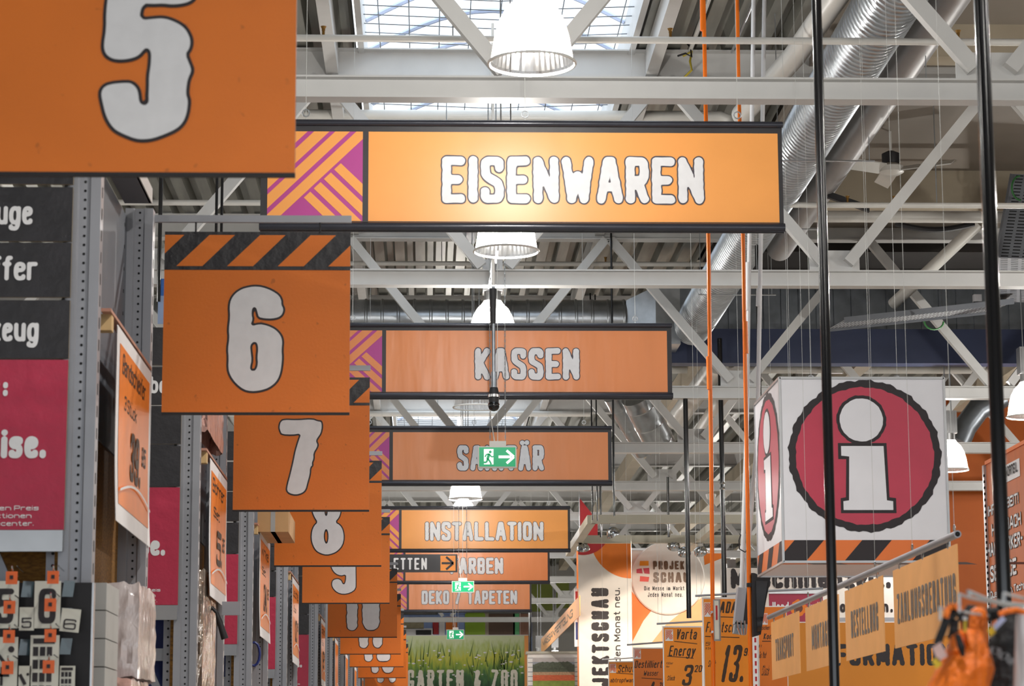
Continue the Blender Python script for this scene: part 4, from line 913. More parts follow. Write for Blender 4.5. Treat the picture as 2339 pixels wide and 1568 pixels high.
# sloping-looking rail with four service flags
xr = at(2187, 1213, 12)[0]; ra, rb = at(2187, 1213, 12), atx(1757, 1416, xr); zr = (ra[2]+rb[2])/2
t = thing('flag_rail', 'long grey hanging rail carrying four service flags in front of the cube', 'rail', (xr, ra[1], zr))
b = MB(); b.tube([(xr, ra[1], zr), (xr, rb[1], zr)], .019, rack_grey, 14); b.build('tube', t, smooth=True)
b = MB(); b.lathe((xr, ra[1]-.0005, zr), [(.013, 0), (.001, .001)], hole_black, 10, axis=(0, -1, 0)); b.build('tube_end', t)
for px in (2180, 2084, 1999, 1846):
    p = atx(px, 1416-(px-1757)*.472, xr); b = MB(); wire(b, V(xr, p[1], zr+.02), 8.6, .0011); b.tube([V(xr, p[1]+.02*math.cos(a), zr+.035+.018*math.sin(a)) for a in np.linspace(0, 6.28, 9)], .003, chrome, 5, False); b.build('suspension_wire', t)
for s_, (pxl, pyl, pxr, pyr), (tl, tr) in (('TRANSPORT', (1761, 1425, 1824, 1395), (1771, 1812)), ('MONTAGE', (1839, 1388, 1914, 1352), (1854, 1894)), ('BESTELLUNG', (1929, 1345, 2015, 1303), (1943, 2004)), ('ZAHLUNGSBERATUNG', (2039, 1298, 2184, 1227), (2048, 2180))):
    ya, yb = atx(pxl, pyl, xr)[1], atx(pxr, pyr, xr)[1]; zt = zr-.045
    zb = 2.30; fr = Frame((xr, ya, zb), (0, -1, 0)); L_ = ya-yb; H_ = zt-zb
    t = thing('service_flag', 'tan service flag lettered %s hanging from the grey rail' % s_, 'flag', (xr, (ya+yb)/2, zt), 'tan service flags')
    b = MB(); b.slab(fr, 0, 0, L_, H_, flag_tan, .006); b.build('flag_sheet', t)
    fa, fb = (tl-pxl)/(pxr-pxl), (tr-pxl)/(pxr-pxl); hh = .38*H_
    part_text('lettering', t, fr, s_, fa*L_, .30*H_, hh, (fb-fa)*L_, .085, flag_ink, None, 0, .004, 24, .002)
    for q in (.12, .5, .88):
        b = MB(); p = fr.p(L_*q, H_); b.tube([p+V(0, .024*math.cos(a), .024+.03*math.sin(a)) for a in np.linspace(0, 6.28, 10)], .003, chrome, 5, False); b.build('ring', t)
# poles
vpole(1865, 0, 11.3, .0235, 0, 8.6, 'glossy black pole in front of the information cube')
vpole(2241, 0, 8.0, .0245, 0, 8.6, 'glossy black pole nearest the right edge')
p = at(1648, 1000, 33.2); vpole(1648, 1000, 33.2, .033, at(1648, 1375, 33.2)[2], at(1648, 831, 33.2)[2]+.35, 'black pole between the two orange poles, with two silver rings')
b = MB()
for py in (1107, 1119): q = at(1646, py, 33.2); b.lathe(V(p[0], 33.2, q[2]), [(.034, 0), (.04, .01), (.034, .03)], chrome, 14)
tag(b.build('pole_ring', base=(p[0], 33.2, q[2])), 'pair of silver clamping rings on the black pole between the orange poles', 'ring')
vpole(1567, 1000, 31.35, .031, at(1567, 1418, 31.8)[2], 6.36, 'black pole left of the orange poles, ending above the battery price card')
vpole(1401, 1000, 31.2, .014, at(1401, 1180, 31.2)[2], 8.76, 'thin black pole along the right edge of the plumbing banner')
vpole(1351, 950, 36.6, .011, 5.3, 8.76, 'left of two thin black poles above the plumbing banner')
vpole(1362, 950, 36.7, .011, 5.3, 8.76, 'right of two thin black poles above the plumbing banner')
vpole(1372, 1150, 40.4, .018, 5.4, 6.4, 'short black pole just right of the red triangle')
vpole(1526, 1150, 40.4, .02, 5.4, 6.4, 'short black pole above the middle of the cream light frame')
vpole(1731, 700, 26.5, .02, 4.6, 8.62, 'dark pole directly behind the pair of white poles')
def ppole(pts, Y, r, m, label, joints=()):
    P_ = [at(x, y, Y) for x, y in pts]; t = thing('orange_pole' if m is pole_orange else 'white_pole', label, 'pole', P_[-1], 'hanging service poles')
    b = MB(); b.tube(P_, r, m, 12); b.build('tube', t, smooth=True)
    for (x, ya, yb) in joints:
        b = MB(); b.tube([at(x[0], ya, Y), at(x[1], yb, Y)], r*1.28, m, 12); b.build('sleeve', t, smooth=True)
    return t
ppole([(1602, -260), (1611, 200), (1618, 540), (1624, 1000), (1630, 1620)], 19, .0165, pole_orange, 'left orange pole, hanging from the roof in front of the price cards', (((1603, 1605), -200, 70), ((1619, 1621), 815, 890)))
ppole([(1679, -260), (1687, 200), (1697, 540), (1705, 1000), (1716, 1620)], 19, .0165, pole_orange, 'right orange pole, hanging from the roof beside the grey scanner', (((1702, 1704), 735, 808),))
ppole([(1724, -260), (1719, 200), (1712, 540), (1705, 1000), (1693, 1365)], 20, .018, pole_white, 'left white pole, leading down to the grey scanner', (((1709, 1708), 600, 710),))
ppole([(1750, -260), (1743, 200), (1738, 540), (1730, 1000), (1700, 1362)], 20.03, .018, pole_white, 'right white pole, leading down to the black monitor back', (((1734, 1733), 660, 700),))
# scanner, monitor, cable
Y = 20; t = thing('scanner_unit', 'grey tilted scanner unit hanging at the end of the white poles', 'scanner', at(1695, 1345, Y))
b = MB(); a, c = at(1697, 1345, Y), at(1688, 1428, Y); dd = unit(c-a); sd = unit(np.cross(dd, V(0, 1, 0))); b.obox((a+c)/2, ((c-a)/2, sd*.045, V(0, .06, 0)), rack_grey); b.build('housing', t)
b = MB(); b.obox((a+c)/2+V(.045, -.02, 0), ((c-a)/2*.98, sd*.02, V(0, .05, 0)), matt_black); b.build('side_cover', t)
b = MB(); p = at(1690, 1437, Y); b.obox(p, (dd*.045, sd*.05, V(0, .06, 0)), dark_galv)
for k in range(3): b.tube([p+V(-.03+.03*k, -.065, .06), p+V(-.03+.03*k, -.08, 0), p+V(-.01+.02*k, -.06, -.05)], .008, chrome, 6)
b.build('connector_head', t)
b = MB(); b.tube([at(1692, 1222, Y-.1), at(1688, 1235, Y-.1), at(1689, 1255, Y-.1), at(1702, 1262, Y-.1), at(1712, 1250, Y-.1)], .006, matt_black, 6); b.build('cable', t)
t = thing('monitor', 'black monitor seen from behind, tilted under the corner of the cube', 'monitor', at(1740, 1315, 18.95))
pts = [(1719, 1312), (1764, 1313), (1749, 1380), (1737, 1450), (1720, 1455)]; q0 = at(1740, 1400, 18.95)
fr = Frame((q0[0], 18.95, q0[2])); k = 18.95/FPX; pl = [((x-1740)*k, (1400-y)*k) for x, y in pts]
b = MB(); b.prism(fr, pl[::-1], matt_black, 0, -.08); b.build('casing', t)
b = MB(); b.box((at(1706, 1340, 19)[0], 18.97, q0[2]+.2), (q0[0], 19.02, q0[2]+.23), matt_black); b.build('pole_bracket', t)
b = MB(); b.prism(fr, [(x*.6+.0, y*.82) for x, y in pl][::-1], gloss_black, .02, 0); b.build('rear_ridge', t)
t = thing('tag_holder', 'small clear price-tag frame clipped to the left orange pole', 'price tag', at(1637, 1370, 18.8))
fr, W_, H_ = rect_at(1630, 1370, 1645, 1465, 18.8); fr = Frame(fr.o, unit(V(1, -.45, 0)))
b = MB(); b.slab(fr, 0, 0, W_, H_, alu, .02); b.build('holder_frame', t)
b = MB(); b.slab(fr, .008, .012, W_-.008, H_-.012, card_white, .002, .002); b.poly(fr, [(.018, H_*.5), (.034, H_*.5), (.034, H_*.85), (.018, H_*.85)], booth_red, .003); b.build('tag', t)
b = MB()
for zf in (.22, .7): b.tube([fr.p(-.012, H_*zf, .0), (at(1625, 1400, 19)[0], 19, fr.p(0, H_*zf)[2])], .009, chrome, 8)
b.build('clip', t)

# handwritten price cards on grey rods
def price_card(x0, x1, y0, Y, rows, label, m, rod, emb):
    fr, W_, H_ = rect_at(x0, y0, x1, y0+260*29/Y, Y); t = thing('price_card', label, 'price card', fr.p(0, H_), 'handwritten orange price cards')
    def g(px, py): return ((px-x0)/(x1-x0)*W_, H_-(py-y0)/(260*29/Y)*H_)
    b = MB(); b.slab(fr, 0, 0, W_, H_, paper_white, .006); b.slab(fr, W_*.03, 0, W_*.975, H_-W_*.035, m, .001, .002); b.build('sheet', t)
    b = MB(); ex, ey = g(emb[0], emb[3]); ew, eh = W_*(emb[2]-emb[0])/(x1-x0), (emb[3]-emb[1])/(260*29/Y)*H_
    b.slab(fr, ex, ey, ex+ew, ey+eh, paper_white, .001, .003)
    emblem(b, fr, ex+ew*.06, ey+eh*.12, ew*.88, eh*.84, M('emblem_red', '#d8622a', .5), paper_white, .0035); b.build('emblem', t)
    b = MB()
    for s_, xa, xb, yt, yb, wt_ in rows:
        p = g(xa, yb); q = g(xb, yt)
        if s_ == '_':
            b.bar(fr.p(p[0], p[1], .003), fr.p(q[0], q[1], .003), .002, .008, marker)
        else: text(b, fr, s_, p[0], p[1], q[1]-p[1], q[0]-p[0], wt_, marker, None, 0, .008, 22, .003, slant=.2, wf=.5, gap=.1)
    b.build('handwriting', t)
    a, c = at(rod[0], rod[1], Y-.02), at(rod[2], rod[3], Y-.02)
    r_ = thing('card_rod', 'grey hanging rod above %s' % label.replace('orange price card', 'the card'), 'rod', a, 'grey rods of the price cards')
    b = MB(); b.tube([a, c], .012, rack_grey, 10); b.build('rod', r_, smooth=True)
    b = MB()
    for k in ((.1, .55) if 25 < Y < 26 else (.03, .97)): wire(b, a+(c-a)*k, 7.42 if 25 < Y < 26 else 7.2 if Y < 26 else (7.0 if Y < 37 else 6.0), .0018)
    b.build('suspension_wire', r_)
price_card(1606, 1722, 1365, 24.6, [('ADAC', 1645, 1695, 1375, 1402, .075), ('_', 1640, 1700, 1412, 1410, 0), ('Frostschutz', 1613, 1705, 1422, 1446, .062), ('_', 1612, 1690, 1458, 1455, 0), ('13.', 1644, 1696, 1475, 1560, .07), ('95', 1699, 1716, 1482, 1500, .075), ('Stück', 1617, 1634, 1510, 1525, .07), ('5l', 1612, 1622, 1468, 1476, .07), ('1l 2.49', 1612, 1626, 1480, 1485, .07)], 'orange price card with a large 13', placard_orange, (1588, 1362, 1700, 1356), (1611, 1377, 1630, 1410))
price_card(1515, 1606, 1431, 29.2, [('Varta', 1545, 1592, 1438, 1462, .062), ('_', 1541, 1594, 1472, 1466, 0), ('Energy', 1528, 1588, 1476, 1500, .062), ('_', 1525, 1585, 1505, 1500, 0), ('3', 1557, 1578, 1520, 1568, .07), ('20', 1586, 1603, 1521, 1537, .075), ('Stück', 1524, 1541, 1545, 1556, .07), ('100er', 1522, 1538, 1514, 1519, .07), ('6er', 1522, 1530, 1522, 1526, .07)], 'orange price card with a 3 and a small 20', placard_orange, (1500, 1426, 1606, 1420), (1521, 1439, 1539, 1465))
price_card(1447, 1526, 1480, 33.3, [('Destilliertes', 1450, 1527, 1510, 1527, .062), ('Wasser', 1470, 1504, 1533, 1545, .062), ('_', 1466, 1512, 1553, 1550, 0), ('4.', 1478, 1500, 1558, 1600, .07), ('20', 1506, 1516, 1560, 1572, .075)], 'deep orange price card for distilled water', placard_deep, (1432, 1474, 1515, 1468), (1450, 1484, 1465, 1506))
price_card(1390, 1462, 1511, 38.4, [('Schutz', 1412, 1456, 1520, 1537, .062), ('_', 1408, 1450, 1541, 1538, 0), ('abtropfwanne', 1394, 1458, 1550, 1560, .062)], 'smallest orange price card, farthest to the left', placard_orange, (1375, 1508, 1447, 1503), (1394, 1517, 1408, 1538))
price_card(1733, 1800, 1385, 25.5, [('Wischer', 1735, 1760, 1430, 1440, .07), ('Kon', 1745, 1764, 1448, 1462, .07), ('_', 1742, 1762, 1466, 1466, 0), ('Stück', 1739, 1755, 1522, 1545, .062), ('5 l', 1734, 1740, 1474, 1480, .075), ('6er Pack', 1734, 1750, 1490, 1505, .075)], 'orange price card half hidden behind the black monitor and first flag', placard_deep, (1730, 1352, 1880, 1345), (1744, 1402, 1756, 1428))
fr, W_, H_ = rect_at(1721, 1452, 1732, 1600, 23); t = thing('barrier_strip', 'narrow red and white upright strip beside the right orange pole', 'strip', fr.o)
b = MB(); b.slab(fr, 0, 0, W_, H_, paper_white, .01)
for k in range(8): b.slab(fr, W_*.3, H_*(.05+.12*k), W_*.7, H_*(.12+.12*k), booth_red, .001, .001)
b.build('strip', t)

# trade-fair booth: tower, picture wall, cream light frame with spots
def wall_fr(x0, y0, x1, y1, Y): return rect_at(x0, y0, x1, y1, Y)
fr, W_, H_ = rect_at(1322, 1238, 1443, 1640, 44.25); kx = W_/121; kz = H_/402
t = thing('booth_tower', 'white display tower with black upright lettering and an orange arc', 'display tower', fr.p(W_/2, 0))
b = MB(); b.slab(fr, 0, -3, W_, H_, booth_white, .5, 0, booth_orange); b.build('tower_body', t)
def g(px, py): return ((px-1322)*kx, (1640-py)*kz)
def clipw(pl, w_, h_): return band(band(pl, 1, 0, 0, w_), 0, 1, -9, h_)
b = MB(); c = g(1443, 1227); b.poly(fr, clipw(circle(c[0], c[1], 93*kx, 70, 96*kz), W_, H_), booth_orange, .002); b.build('orange_arc', t)
b = MB(); c = g(1333, 1205); b.poly(fr, clipw(circle(c[0], c[1], 64*kx, 60, 64*kz), W_, H_), booth_red, .004); b.build('red_arc', t)
frv = Frame(fr.p(*g(1391, 1640)), (0, 0, 1), (-1, 0, 0))
part_text('lettering', t, frv, 'PROJEKTSCHAU', -.05, 0, 40*kx, (1640-1345)*kz+.05, .115, ink, None, 0, .012, 28, .003, wf=.5)
frv = Frame(fr.p(*g(1417, 1640)), (0, 0, 1), (-1, 0, 0))
part_text('small_lettering', t, frv, 'im Markt. Jeden Monat neu.', -.1, 0, 15*kx, (1640-1345)*kz+.1, .085, ink, None, 0, 0, 16, .003, wf=.5)
fs = Frame(fr.p(-.001, 0, -.5), (0, -1, 0)); 
fr, W_, H_ = rect_at(1443, 1258, 1655, 1640, 45); kx = W_/212; kz = H_/382
t = thing('picture_wall', 'peach and white booth wall with a round white sign', 'display wall', fr.p(W_/2, 0))
def g(px, py): return ((px-1443)*kx, (1640-py)*kz)
b = MB(); b.slab(fr, 0, -3, W_, H_, booth_white, .3); b.slab(fr, 0, H_, W_, H_+.04, alu, .32, .02); b.build('wall_body', t)
def cl(pts): return clipw([g(*p) for p in pts], W_, H_)
b = MB(); b.poly(fr, cl([(1610, 1265), (1656, 1265), (1656, 1275), (1612, 1292)]), booth_orange, .002)
b.poly(fr, cl([(1444, 1352), (1460, 1372), (1497, 1386), (1470, 1420), (1444, 1468)]), booth_orange, .002)
b.poly(fr, cl([(1488, 1470), (1520, 1430), (1570, 1390), (1606, 1366), (1606, 1470)]), booth_peach, .002)
b.build('printed_shapes', t)
c = g(1527, 1322); rr = 84*kx
b = MB(); b.lathe(fr.p(c[0], c[1], .05), [(rr, -.05), (rr, 0), (rr*.97, .02), (.001, .021)], booth_white, 56, axis=(0, -1, 0)); b.build('round_sign', t, smooth=True)
b = MB(); d_ = .075
for pl, m in (([(1463, 1283), (1483, 1283), (1483, 1294), (1462, 1294)], M('logo_yellow', '#ee9a1c', .5)), ([(1455, 1302), (1467, 1300), (1469, 1312), (1455, 1311)], M('logo_crimson', '#c22c48', .5)), ([(1470, 1300), (1484, 1299), (1485, 1313), (1473, 1312)], M('logo_crimson', '#c22c48', .5)), ([(1463, 1318), (1484, 1320), (1482, 1331), (1462, 1330)], M('logo_coral', '#e2483a', .5))): b.poly(fr, [g(*p) for p in pl], m, d_)
b.build('logo_blocks', t)
b = MB(); logo_brown = M('logo_brown', '#6b4a2e', .4)
p = g(1493, 1303); text(b, fr, 'PROJEKT', p[0], p[1], 20*kz, 84*kx, .11, logo_brown, None, 0, .012, 24, d_)
p = g(1493, 1333); text(b, fr, 'SCHAU', p[0], p[1], 24*kz, 82*kx, .12, logo_brown, None, 0, .012, 24, d_)
p = g(1472, 1351); text(b, fr, 'Die Messe im Markt', p[0], p[1], 10*kz, 92*kx, .075, ink, None, 0, 0, 14, d_)
p = g(1480, 1366); text(b, fr, 'Jeden Monat neu.', p[0], p[1], 11*kz, 80*kx, .075, ink, None, 0, 0, 14, d_)
b.build('lettering', t)
t = thing('light_frame', 'cream hanging light frame above the trade-fair booth', 'light frame', at(1350, 1177, 38))
zf = at(1350, 1187, 38)[2]; xa, xb = at(1351, 1185, 38)[0], 7.2; sec = .13
for nm, a, c in (('near_bar', (xa, 38, zf), (xb, 38, zf)), ('left_bar', (xa, 38, zf), (xa, 44, zf)), ('middle_bar', (xa, 41.4, zf), (xb, 41.4, zf)), ('cross_bar', (at(1600, 1215, 41)[0], 38, zf), (at(1600, 1215, 41)[0], 44, zf))):
    b = MB(); b.bar(a, c, sec if nm[0] in 'nfm' else sec, sec, cream_steel, (0, 1, 0) if nm in ('near_bar', 'far_bar', 'middle_bar') else (1, 0, 0)); b.build(nm, t)
b = MB()
for xx in (xa+.05, 3.75, 5.0, 5.8, 6.6, 7.1):
    for yy in ((38, 44) if xx < 3 else (38,)): wire(b, V(xx, yy, zf+.06), 8.4, .002)
b.build('suspension_wire', t)
def spot(px, py, Y, up, label, aim):
    p = at(px, py, Y); t = thing('spotlight', label, 'spotlight', p, 'white spotlights on the cream frame')
    b = MB(); b.box(p+V(-.045, -.045, up-.12), p+V(.045, .045, up), white_pipe); b.build('arm_box', t)
    a = unit(V(*aim)); b = MB(); b.lathe(p, [(.03, -.09), (.075, -.06), (.11, 0), (.115, .03), (.1, .03), (.02, -.04)], chrome, 20, axis=a); b.build('reflector', t, smooth=True)
    b = MB(); b.lathe(p, [(.001, -.02), (.03, -.01), (.001, .02)], M('spot_bulb', '#fff1d8', .4, var=0, emit=6), 10, axis=a); b.build('bulb', t)
    l = bpy.data.lights.new('spot_light', 'SPOT'); l.energy = 130; l.spot_size = 1.5; l.color = (1, .86, .7); l.shadow_soft_size = .06
    lo = bpy.data.objects.new('spot_light', l); COL.objects.link(lo); lo.parent = t; lo.location = tuple(a*.06); lo.rotation_euler = Vector(a).to_track_quat('-Z', 'Y').to_euler()
spot(1332, 1252, 41.4, .26, 'spotlight at the lower left corner of the cream frame', (.1, .45, -.8))
spot(1400, 1218, 38, .24, 'spotlight facing the camera below the cream frame, above the red arc', (.4, .3, -.6))
spot(1539, 1247, 41.4, .2, 'spotlight right above the round white sign', (0, .75, -.7))
spot(1563, 1262, 41.4, .34, 'spotlight beside the black pole above the round sign', (.1, .7, -.7))
spot(1600, 1260, 41.4, .2, 'rightmost spotlight of the cream frame', (.3, .7, -.7))
# red sail, white slat kiosk with landscape picture, sloping strip
fr, W_, H_ = rect_at(1325, 1139, 1365, 1262, 44.8); t = thing('red_sail', 'red triangular panel standing above the white display tower', 'panel', fr.o)
b = MB(); b.prism(fr, [(0, -.3), (W_, -.3), (W_, H_*.58), (0, H_)], booth_red, 0, -.03); b.build('panel', t); b = MB(); b.tube([fr.p(-.01, -.3), fr.p(-.01, H_+1)], .008, galv, 6); b.build('edge_wire', t)
fr, W_, H_ = rect_at(1206, 1494, 1322, 1640, 54); t = thing('slat_kiosk', 'white slatted kiosk wall carrying a landscape picture', 'kiosk', fr.o)
b = MB(); b.slab(fr, 0, -3, W_, H_, booth_white, .4); b.slab(fr, -.03, H_, W_, H_+.05, cream_steel, .5, .03)
for k in range(14): b.slab(fr, 0, H_-.1-.1*k, W_, H_-.088-.1*k, rack_shade, .001, .001)
b.build('slat_wall', t)
fr, W_, H_ = rect_at(1217, 1503, 1313, 1640, 53.9); t = thing('landscape_picture', 'landscape picture with dark trees and a red field on the slatted kiosk', 'picture', fr.o)
b = MB(); hh = [(1503, 1513, M('print_sky', '#b3aaa6', .5)), (1513, 1519, M('print_haze', '#8f9196', .5)), (1519, 1536, M('print_trees', '#4d5242', .5, var=.25, scale=30)), (1536, 1543, M('print_houses', '#a98767', .5, var=.4, scale=40)), (1543, 1556, M('print_field', '#bf5a36', .5, var=.25, scale=12, stretch=(1, 1, 5))), (1556, 1640, M('print_grass', '#7d8a3a', .5, var=.2, scale=12))]
for ya, yb, m in hh: b.slab(fr, 0, (1640-yb)/137*H_, W_, (1640-ya)/137*H_, m, .01)
R_ = random.Random(3)
for k in range(26): x = R_.uniform(.11, W_-.11); b.poly(fr, circle(x, (1640-1521)/137*H_, R_.uniform(.05, .1), 8, R_.uniform(.03, .09)), MATS['print_trees'], .002+.0004*k)
b.build('print', t)
p0, p1 = at(1308, 1395, 44), None; xs = p0[0]; pa, pb = atx(1236, 1480, xs), atx(1312, 1398, xs)
t = thing('sloping_strip', 'long orange lettered strip running away left of the white display tower', 'sign', pb)
fr = Frame((xs, pa[1], pb[2]-.16), (0, -1, 0)); L_ = pa[1]-pb[1]+1.5
b = MB(); b.slab(fr, 0, 0, L_, .34, banner_orange, .01); b.build('strip', t)
part_text('lettering', t, fr, 'MASSANFERTIGUNG', L_*.06, .1, .15, L_*.8, .1, M('strip_ink', '#7a6a55', .6), None, 0, 0, 18, .004)
fr, W_, H_ = rect_at(1312, 1345, 1323, 1478, 44.3); t = thing('edge_sign', 'narrow white sign with red and blue print on the left edge of the display tower', 'sign', fr.o)
b = MB(); b.slab(fr, 0, 0, W_, H_, paper_white, .05); b.slab(fr, W_*.25, H_*.55, W_*.7, H_*.95, booth_red, .001, .001); b.slab(fr, W_*.25, H_*.12, W_*.7, H_*.42, deep_blue, .001, .001); b.build('sheet', t)

# machine-hire wall and information counter
Y = 35; fr, W_, H_ = rect_at(1650, 1298, 2060, 1412, Y); kx = W_/410; kz = H_/114
t = thing('machine_wall', 'pale wall sign lettered Maschinen behind the cube and flags', 'wall sign', fr.o)
def g(px, py): return ((px-1650)*kx, (1412-py)*kz)
b = MB(); b.slab(fr, 0, 0, W_, H_, booth_white, .2); b.build('panel', t)
b = MB(); b.slab(fr, 0, -.06, W_, 0, rack_grey, .24, .02); b.slab(fr, 0, -.1, W_, -.06, paper_white, .22, .02); b.build('bottom_rail', t)
b = MB(); b.slab(fr, g(1750, 0)[0], H_, W_, H_+.05, rack_grey, .24, .02); b.build('top_rail', t)
p = g(1670, 1345); part_text('lettering', t, fr, 'Maschinenzeit.', p[0], p[1], 46*kz, 365*kx, .12, ink, None, 0, .014, 28, .004, wf=.5, gap=.07)
p = g(1900, 1400); part_text('small_lettering', t, fr, 'So leihen.', p[0], p[1], 26*kz, 138*kx, .11, ink, None, 0, 0, 22, .004, wf=.5)
fr, W_, H_ = rect_at(1757, 1357, 1880, 1421, 30); t = thing('crimson_sign', 'crimson hanging sign lettered Hand with a gear emblem', 'sign', fr.o)
b = MB(); b.slab(fr, 0, 0, W_, H_, M('crimson_print', '#a92c48', .45, var=.04), .02); b.slab(fr, 0, H_, W_, H_+.05, alu, .04, .01); b.build('panel', t)
b = MB(); wire(b, fr.p(.08, H_+.05), 8.7); b.build('suspension_wire', t); b = MB(); wire(b, fr.p(W_-.08, H_+.05), 8.7); b.build('suspension_wire', t)
b = MB(); b.poly(fr, circle(W_*.54, H_*.48, .10, 24, jag=.12), booth_orange, .002); b.poly(fr, circle(W_*.54, H_*.48, .055, 20), M('gear_brown', '#6a3a2c', .5), .003); b.build('gear_emblem', t)
b = MB(); text(b, fr, 'Hand', W_*.06, H_*.36, .12, .2, .085, paper_white, None, 0, 0, 20, .003); text(b, fr, 'direkt', W_*.72, H_*.36, .12, .17, .07, paper_white, None, 0, 0, 20, .003); b.build('lettering', t)
fr, W_, H_ = rect_at(1740, 1423, 2190, 1640, 32); kx = W_/450; kz = H_/217
t = thing('information_counter', 'orange wall above the information counter with large black letters', 'wall sign', fr.o)
def g(px, py): return ((px-1740)*kx, (1640-py)*kz)
b = MB(); b.slab(fr, 0, -2, W_, H_, info_orange, .2); b.build('panel', t)
p = g(1862, 1522); part_text('lettering', t, fr, 'INFORMATION', p[0], p[1], 50*kz, (2176-1862)*kx, .105, ink, None, 0, .012, 30, .004, wf=.5, gap=.1)
# craftsman-service board at right
xs = at(2252, 1063, 20)[0]; pf = atx(2252, 1063, xs)
fr = Frame((xs, 20, 1.2), (0, -1, 0)); L_, H_ = 3.0, pf[2]-1.2
t = thing('service_board', 'orange service board with white lettering at the right edge', 'sign board', fr.p(L_/2, 0))
b = MB(); b.slab(fr, 0, 0, L_, H_, M('board_orange', '#c9682c', .5, var=.06, scale=2, stretch=(1, 4, .6)), .03); b.slab(fr, 0, H_, L_, H_+.03, stripe_orange, .04, .01); b.build('panel', t)
b = MB(); b.box((xs-.02, 20.0, 1.2), (xs+.04, 20.06, pf[2]), galv)
z = 1.6
while z < pf[2]-.05: b.box((xs-.021, 19.998, z), (xs-.012, 20.02, z+.022), hole_black); b.lathe((xs+.01, 19.999, z), [(.008, 0), (.001, .001)], hole_black, 6, axis=(0, -1, 0)); z += .05
b.build('edge_profile', t)
def rowtext(nm, s_, pxr, pyr, h, wd, m, o_=None):
    q = atx(pxr, pyr, xs); return part_text(nm, t, fr, s_, 20-q[1]-wd, q[2]-1.2, h, wd, .1, m, o_, .03 if o_ else 0, .006, 22, .004)
q0, q1 = atx(2270, 1112, xs), atx(2331, 1085, xs); b = MB(); b.slab(fr, 20-q0[1], q0[2]-1.2-.02, 20-q1[1], q1[2]-1.2+.13, paper_white, .004, .006); o = b.build('small_plate', t); o['label'] = 'small white lettered plate'
part_text('plate_lettering', t, fr, 'PROJEKTVORTEIL', 20-q0[1]+.03, q0[2]-1.2+.02, .08, q0[1]-q1[1]-.08, .1, ink, None, 0, 0, 18, .012)
b = MB()
for s_, px, py, h, wd in (('IHRE ARBEIT!', 2328, 1150, .085, 1.05), ('HORNBACH', 2334, 1199, .10, 1.0), ('HANDWERKER-', 2338, 1245, .11, 1.2), ('SERVICE', 2324, 1312, .13, .9), ('Qualifizieren. Techn', 2345, 1345, .06, 1.2)):
    q = atx(px, py, xs); text(b, fr, s_, 20-q[1]-wd, q[2]-1.2, h, wd, .1, paper_white, ink, .04, .008, 22, .004)
b.build('lettering', t)

# bags on hooks, bottom right
Yb = 5.0
def hook(pts, label, r=.0032, dy=0):
    P_ = [at(x, y, Yb+d) for x, y, d in pts]; b = MB(); b.tube(P_, r, M('hook_zinc', '#e2e6ea', .22, .4), 8); t = tag(b.build('display_hook', base=P_[0], smooth=True), label, 'hook', 'chrome display hooks'); return t
hook([(2192, 1400, -.25), (2190, 1358, -.25), (2215, 1367, -.1), (2250, 1374, .1), (2345, 1391, .5)], 'chrome hook farthest left of the upper pair, above the orange pouch')
hook([(2216, 1362, -.3), (2212, 1352, -.3), (2245, 1366, -.1), (2290, 1378, .2), (2370, 1386, .5)], 'long chrome hook crossing in front of the black pole', .004)
hook([(2292, 1378, -.3), (2293, 1356, -.3), (2340, 1368, 0), (2400, 1380, .3)], 'chrome hook at the right edge')
hook([(2148, 1418, -.1), (2147, 1389, -.1), (2165, 1394, 0), (2260, 1408, .3)], 'low chrome hook holding the black strap of the orange pouch')
def soft(name, prof, Y, depth, m, parent, amp=.004, seed=1, n=20):   # closed cloth body from (y, x_left, x_right) rows in the photograph
    b = MB(); vs = []; R_ = random.Random(seed); fs = []
    rows = []
    for i in range(len(prof)-1):
        for k in range(4):
            f = k/4; rows.append(tuple(prof[i][j]*(1-f)+prof[i+1][j]*f for j in range(3)))
    rows.append(prof[-1])
    for (py, xl, xr) in rows:
        a, c = at(xl, py, Y), at(xr, py, Y); cx = (a+c)/2; hw = (c[0]-a[0])/2; dp = min(depth, hw*1.0)
        for j in range(n):
            t_ = 2*math.pi*j/n; q = 1+.07*math.sin(5*t_+py*.03+seed)+.05*math.sin(9*t_-py*.05)
            vs.append(V(cx[0]+hw*math.cos(t_)*(.97+.03*q), Y+dp*math.sin(t_)*q, cx[2]+R_.uniform(-amp, amp)*.3))
    k = len(rows)
    fs = [(i*n+j, i*n+(j+1) % n, (i+1)*n+(j+1) % n, (i+1)*n+j) for i in range(k-1) for j in range(n)]+[tuple(range(n)), tuple((k-1)*n+j for j in range(n))]
    b.add(vs, fs, m); return b.build(name, parent, smooth=True)
t = thing('drawstring_pouch', 'orange gathered pouch with black straps hanging at the bottom right', 'bag', at(2200, 1440, Yb))
soft('pouch_body', [(1440, 2180, 2240), (1455, 2172, 2246), (1475, 2165, 2254), (1505, 2148, 2265), (1530, 2137, 2270), (1560, 2122, 2262), (1600, 2105, 2255), (1660, 2090, 2250)], Yb, .06, bag_orange, t)
soft('gathered_neck_left', [(1448, 2186, 2192), (1455, 2172, 2194), (1475, 2168, 2196), (1490, 2166, 2200)], Yb-.03, .02, bag_orange, t, seed=4)
soft('gathered_neck_right', [(1438, 2204, 2212), (1450, 2200, 2232), (1470, 2202, 2246), (1495, 2205, 2250)], Yb-.03, .025, bag_orange, t, seed=7)
b = MB(); b.tube([at(2187, 1450, Yb-.06), at(2196, 1480, Yb-.065), at(2200, 1500, Yb-.06)], [.006, .008, .004], bag_black, 8); b.build('neck_opening', t)
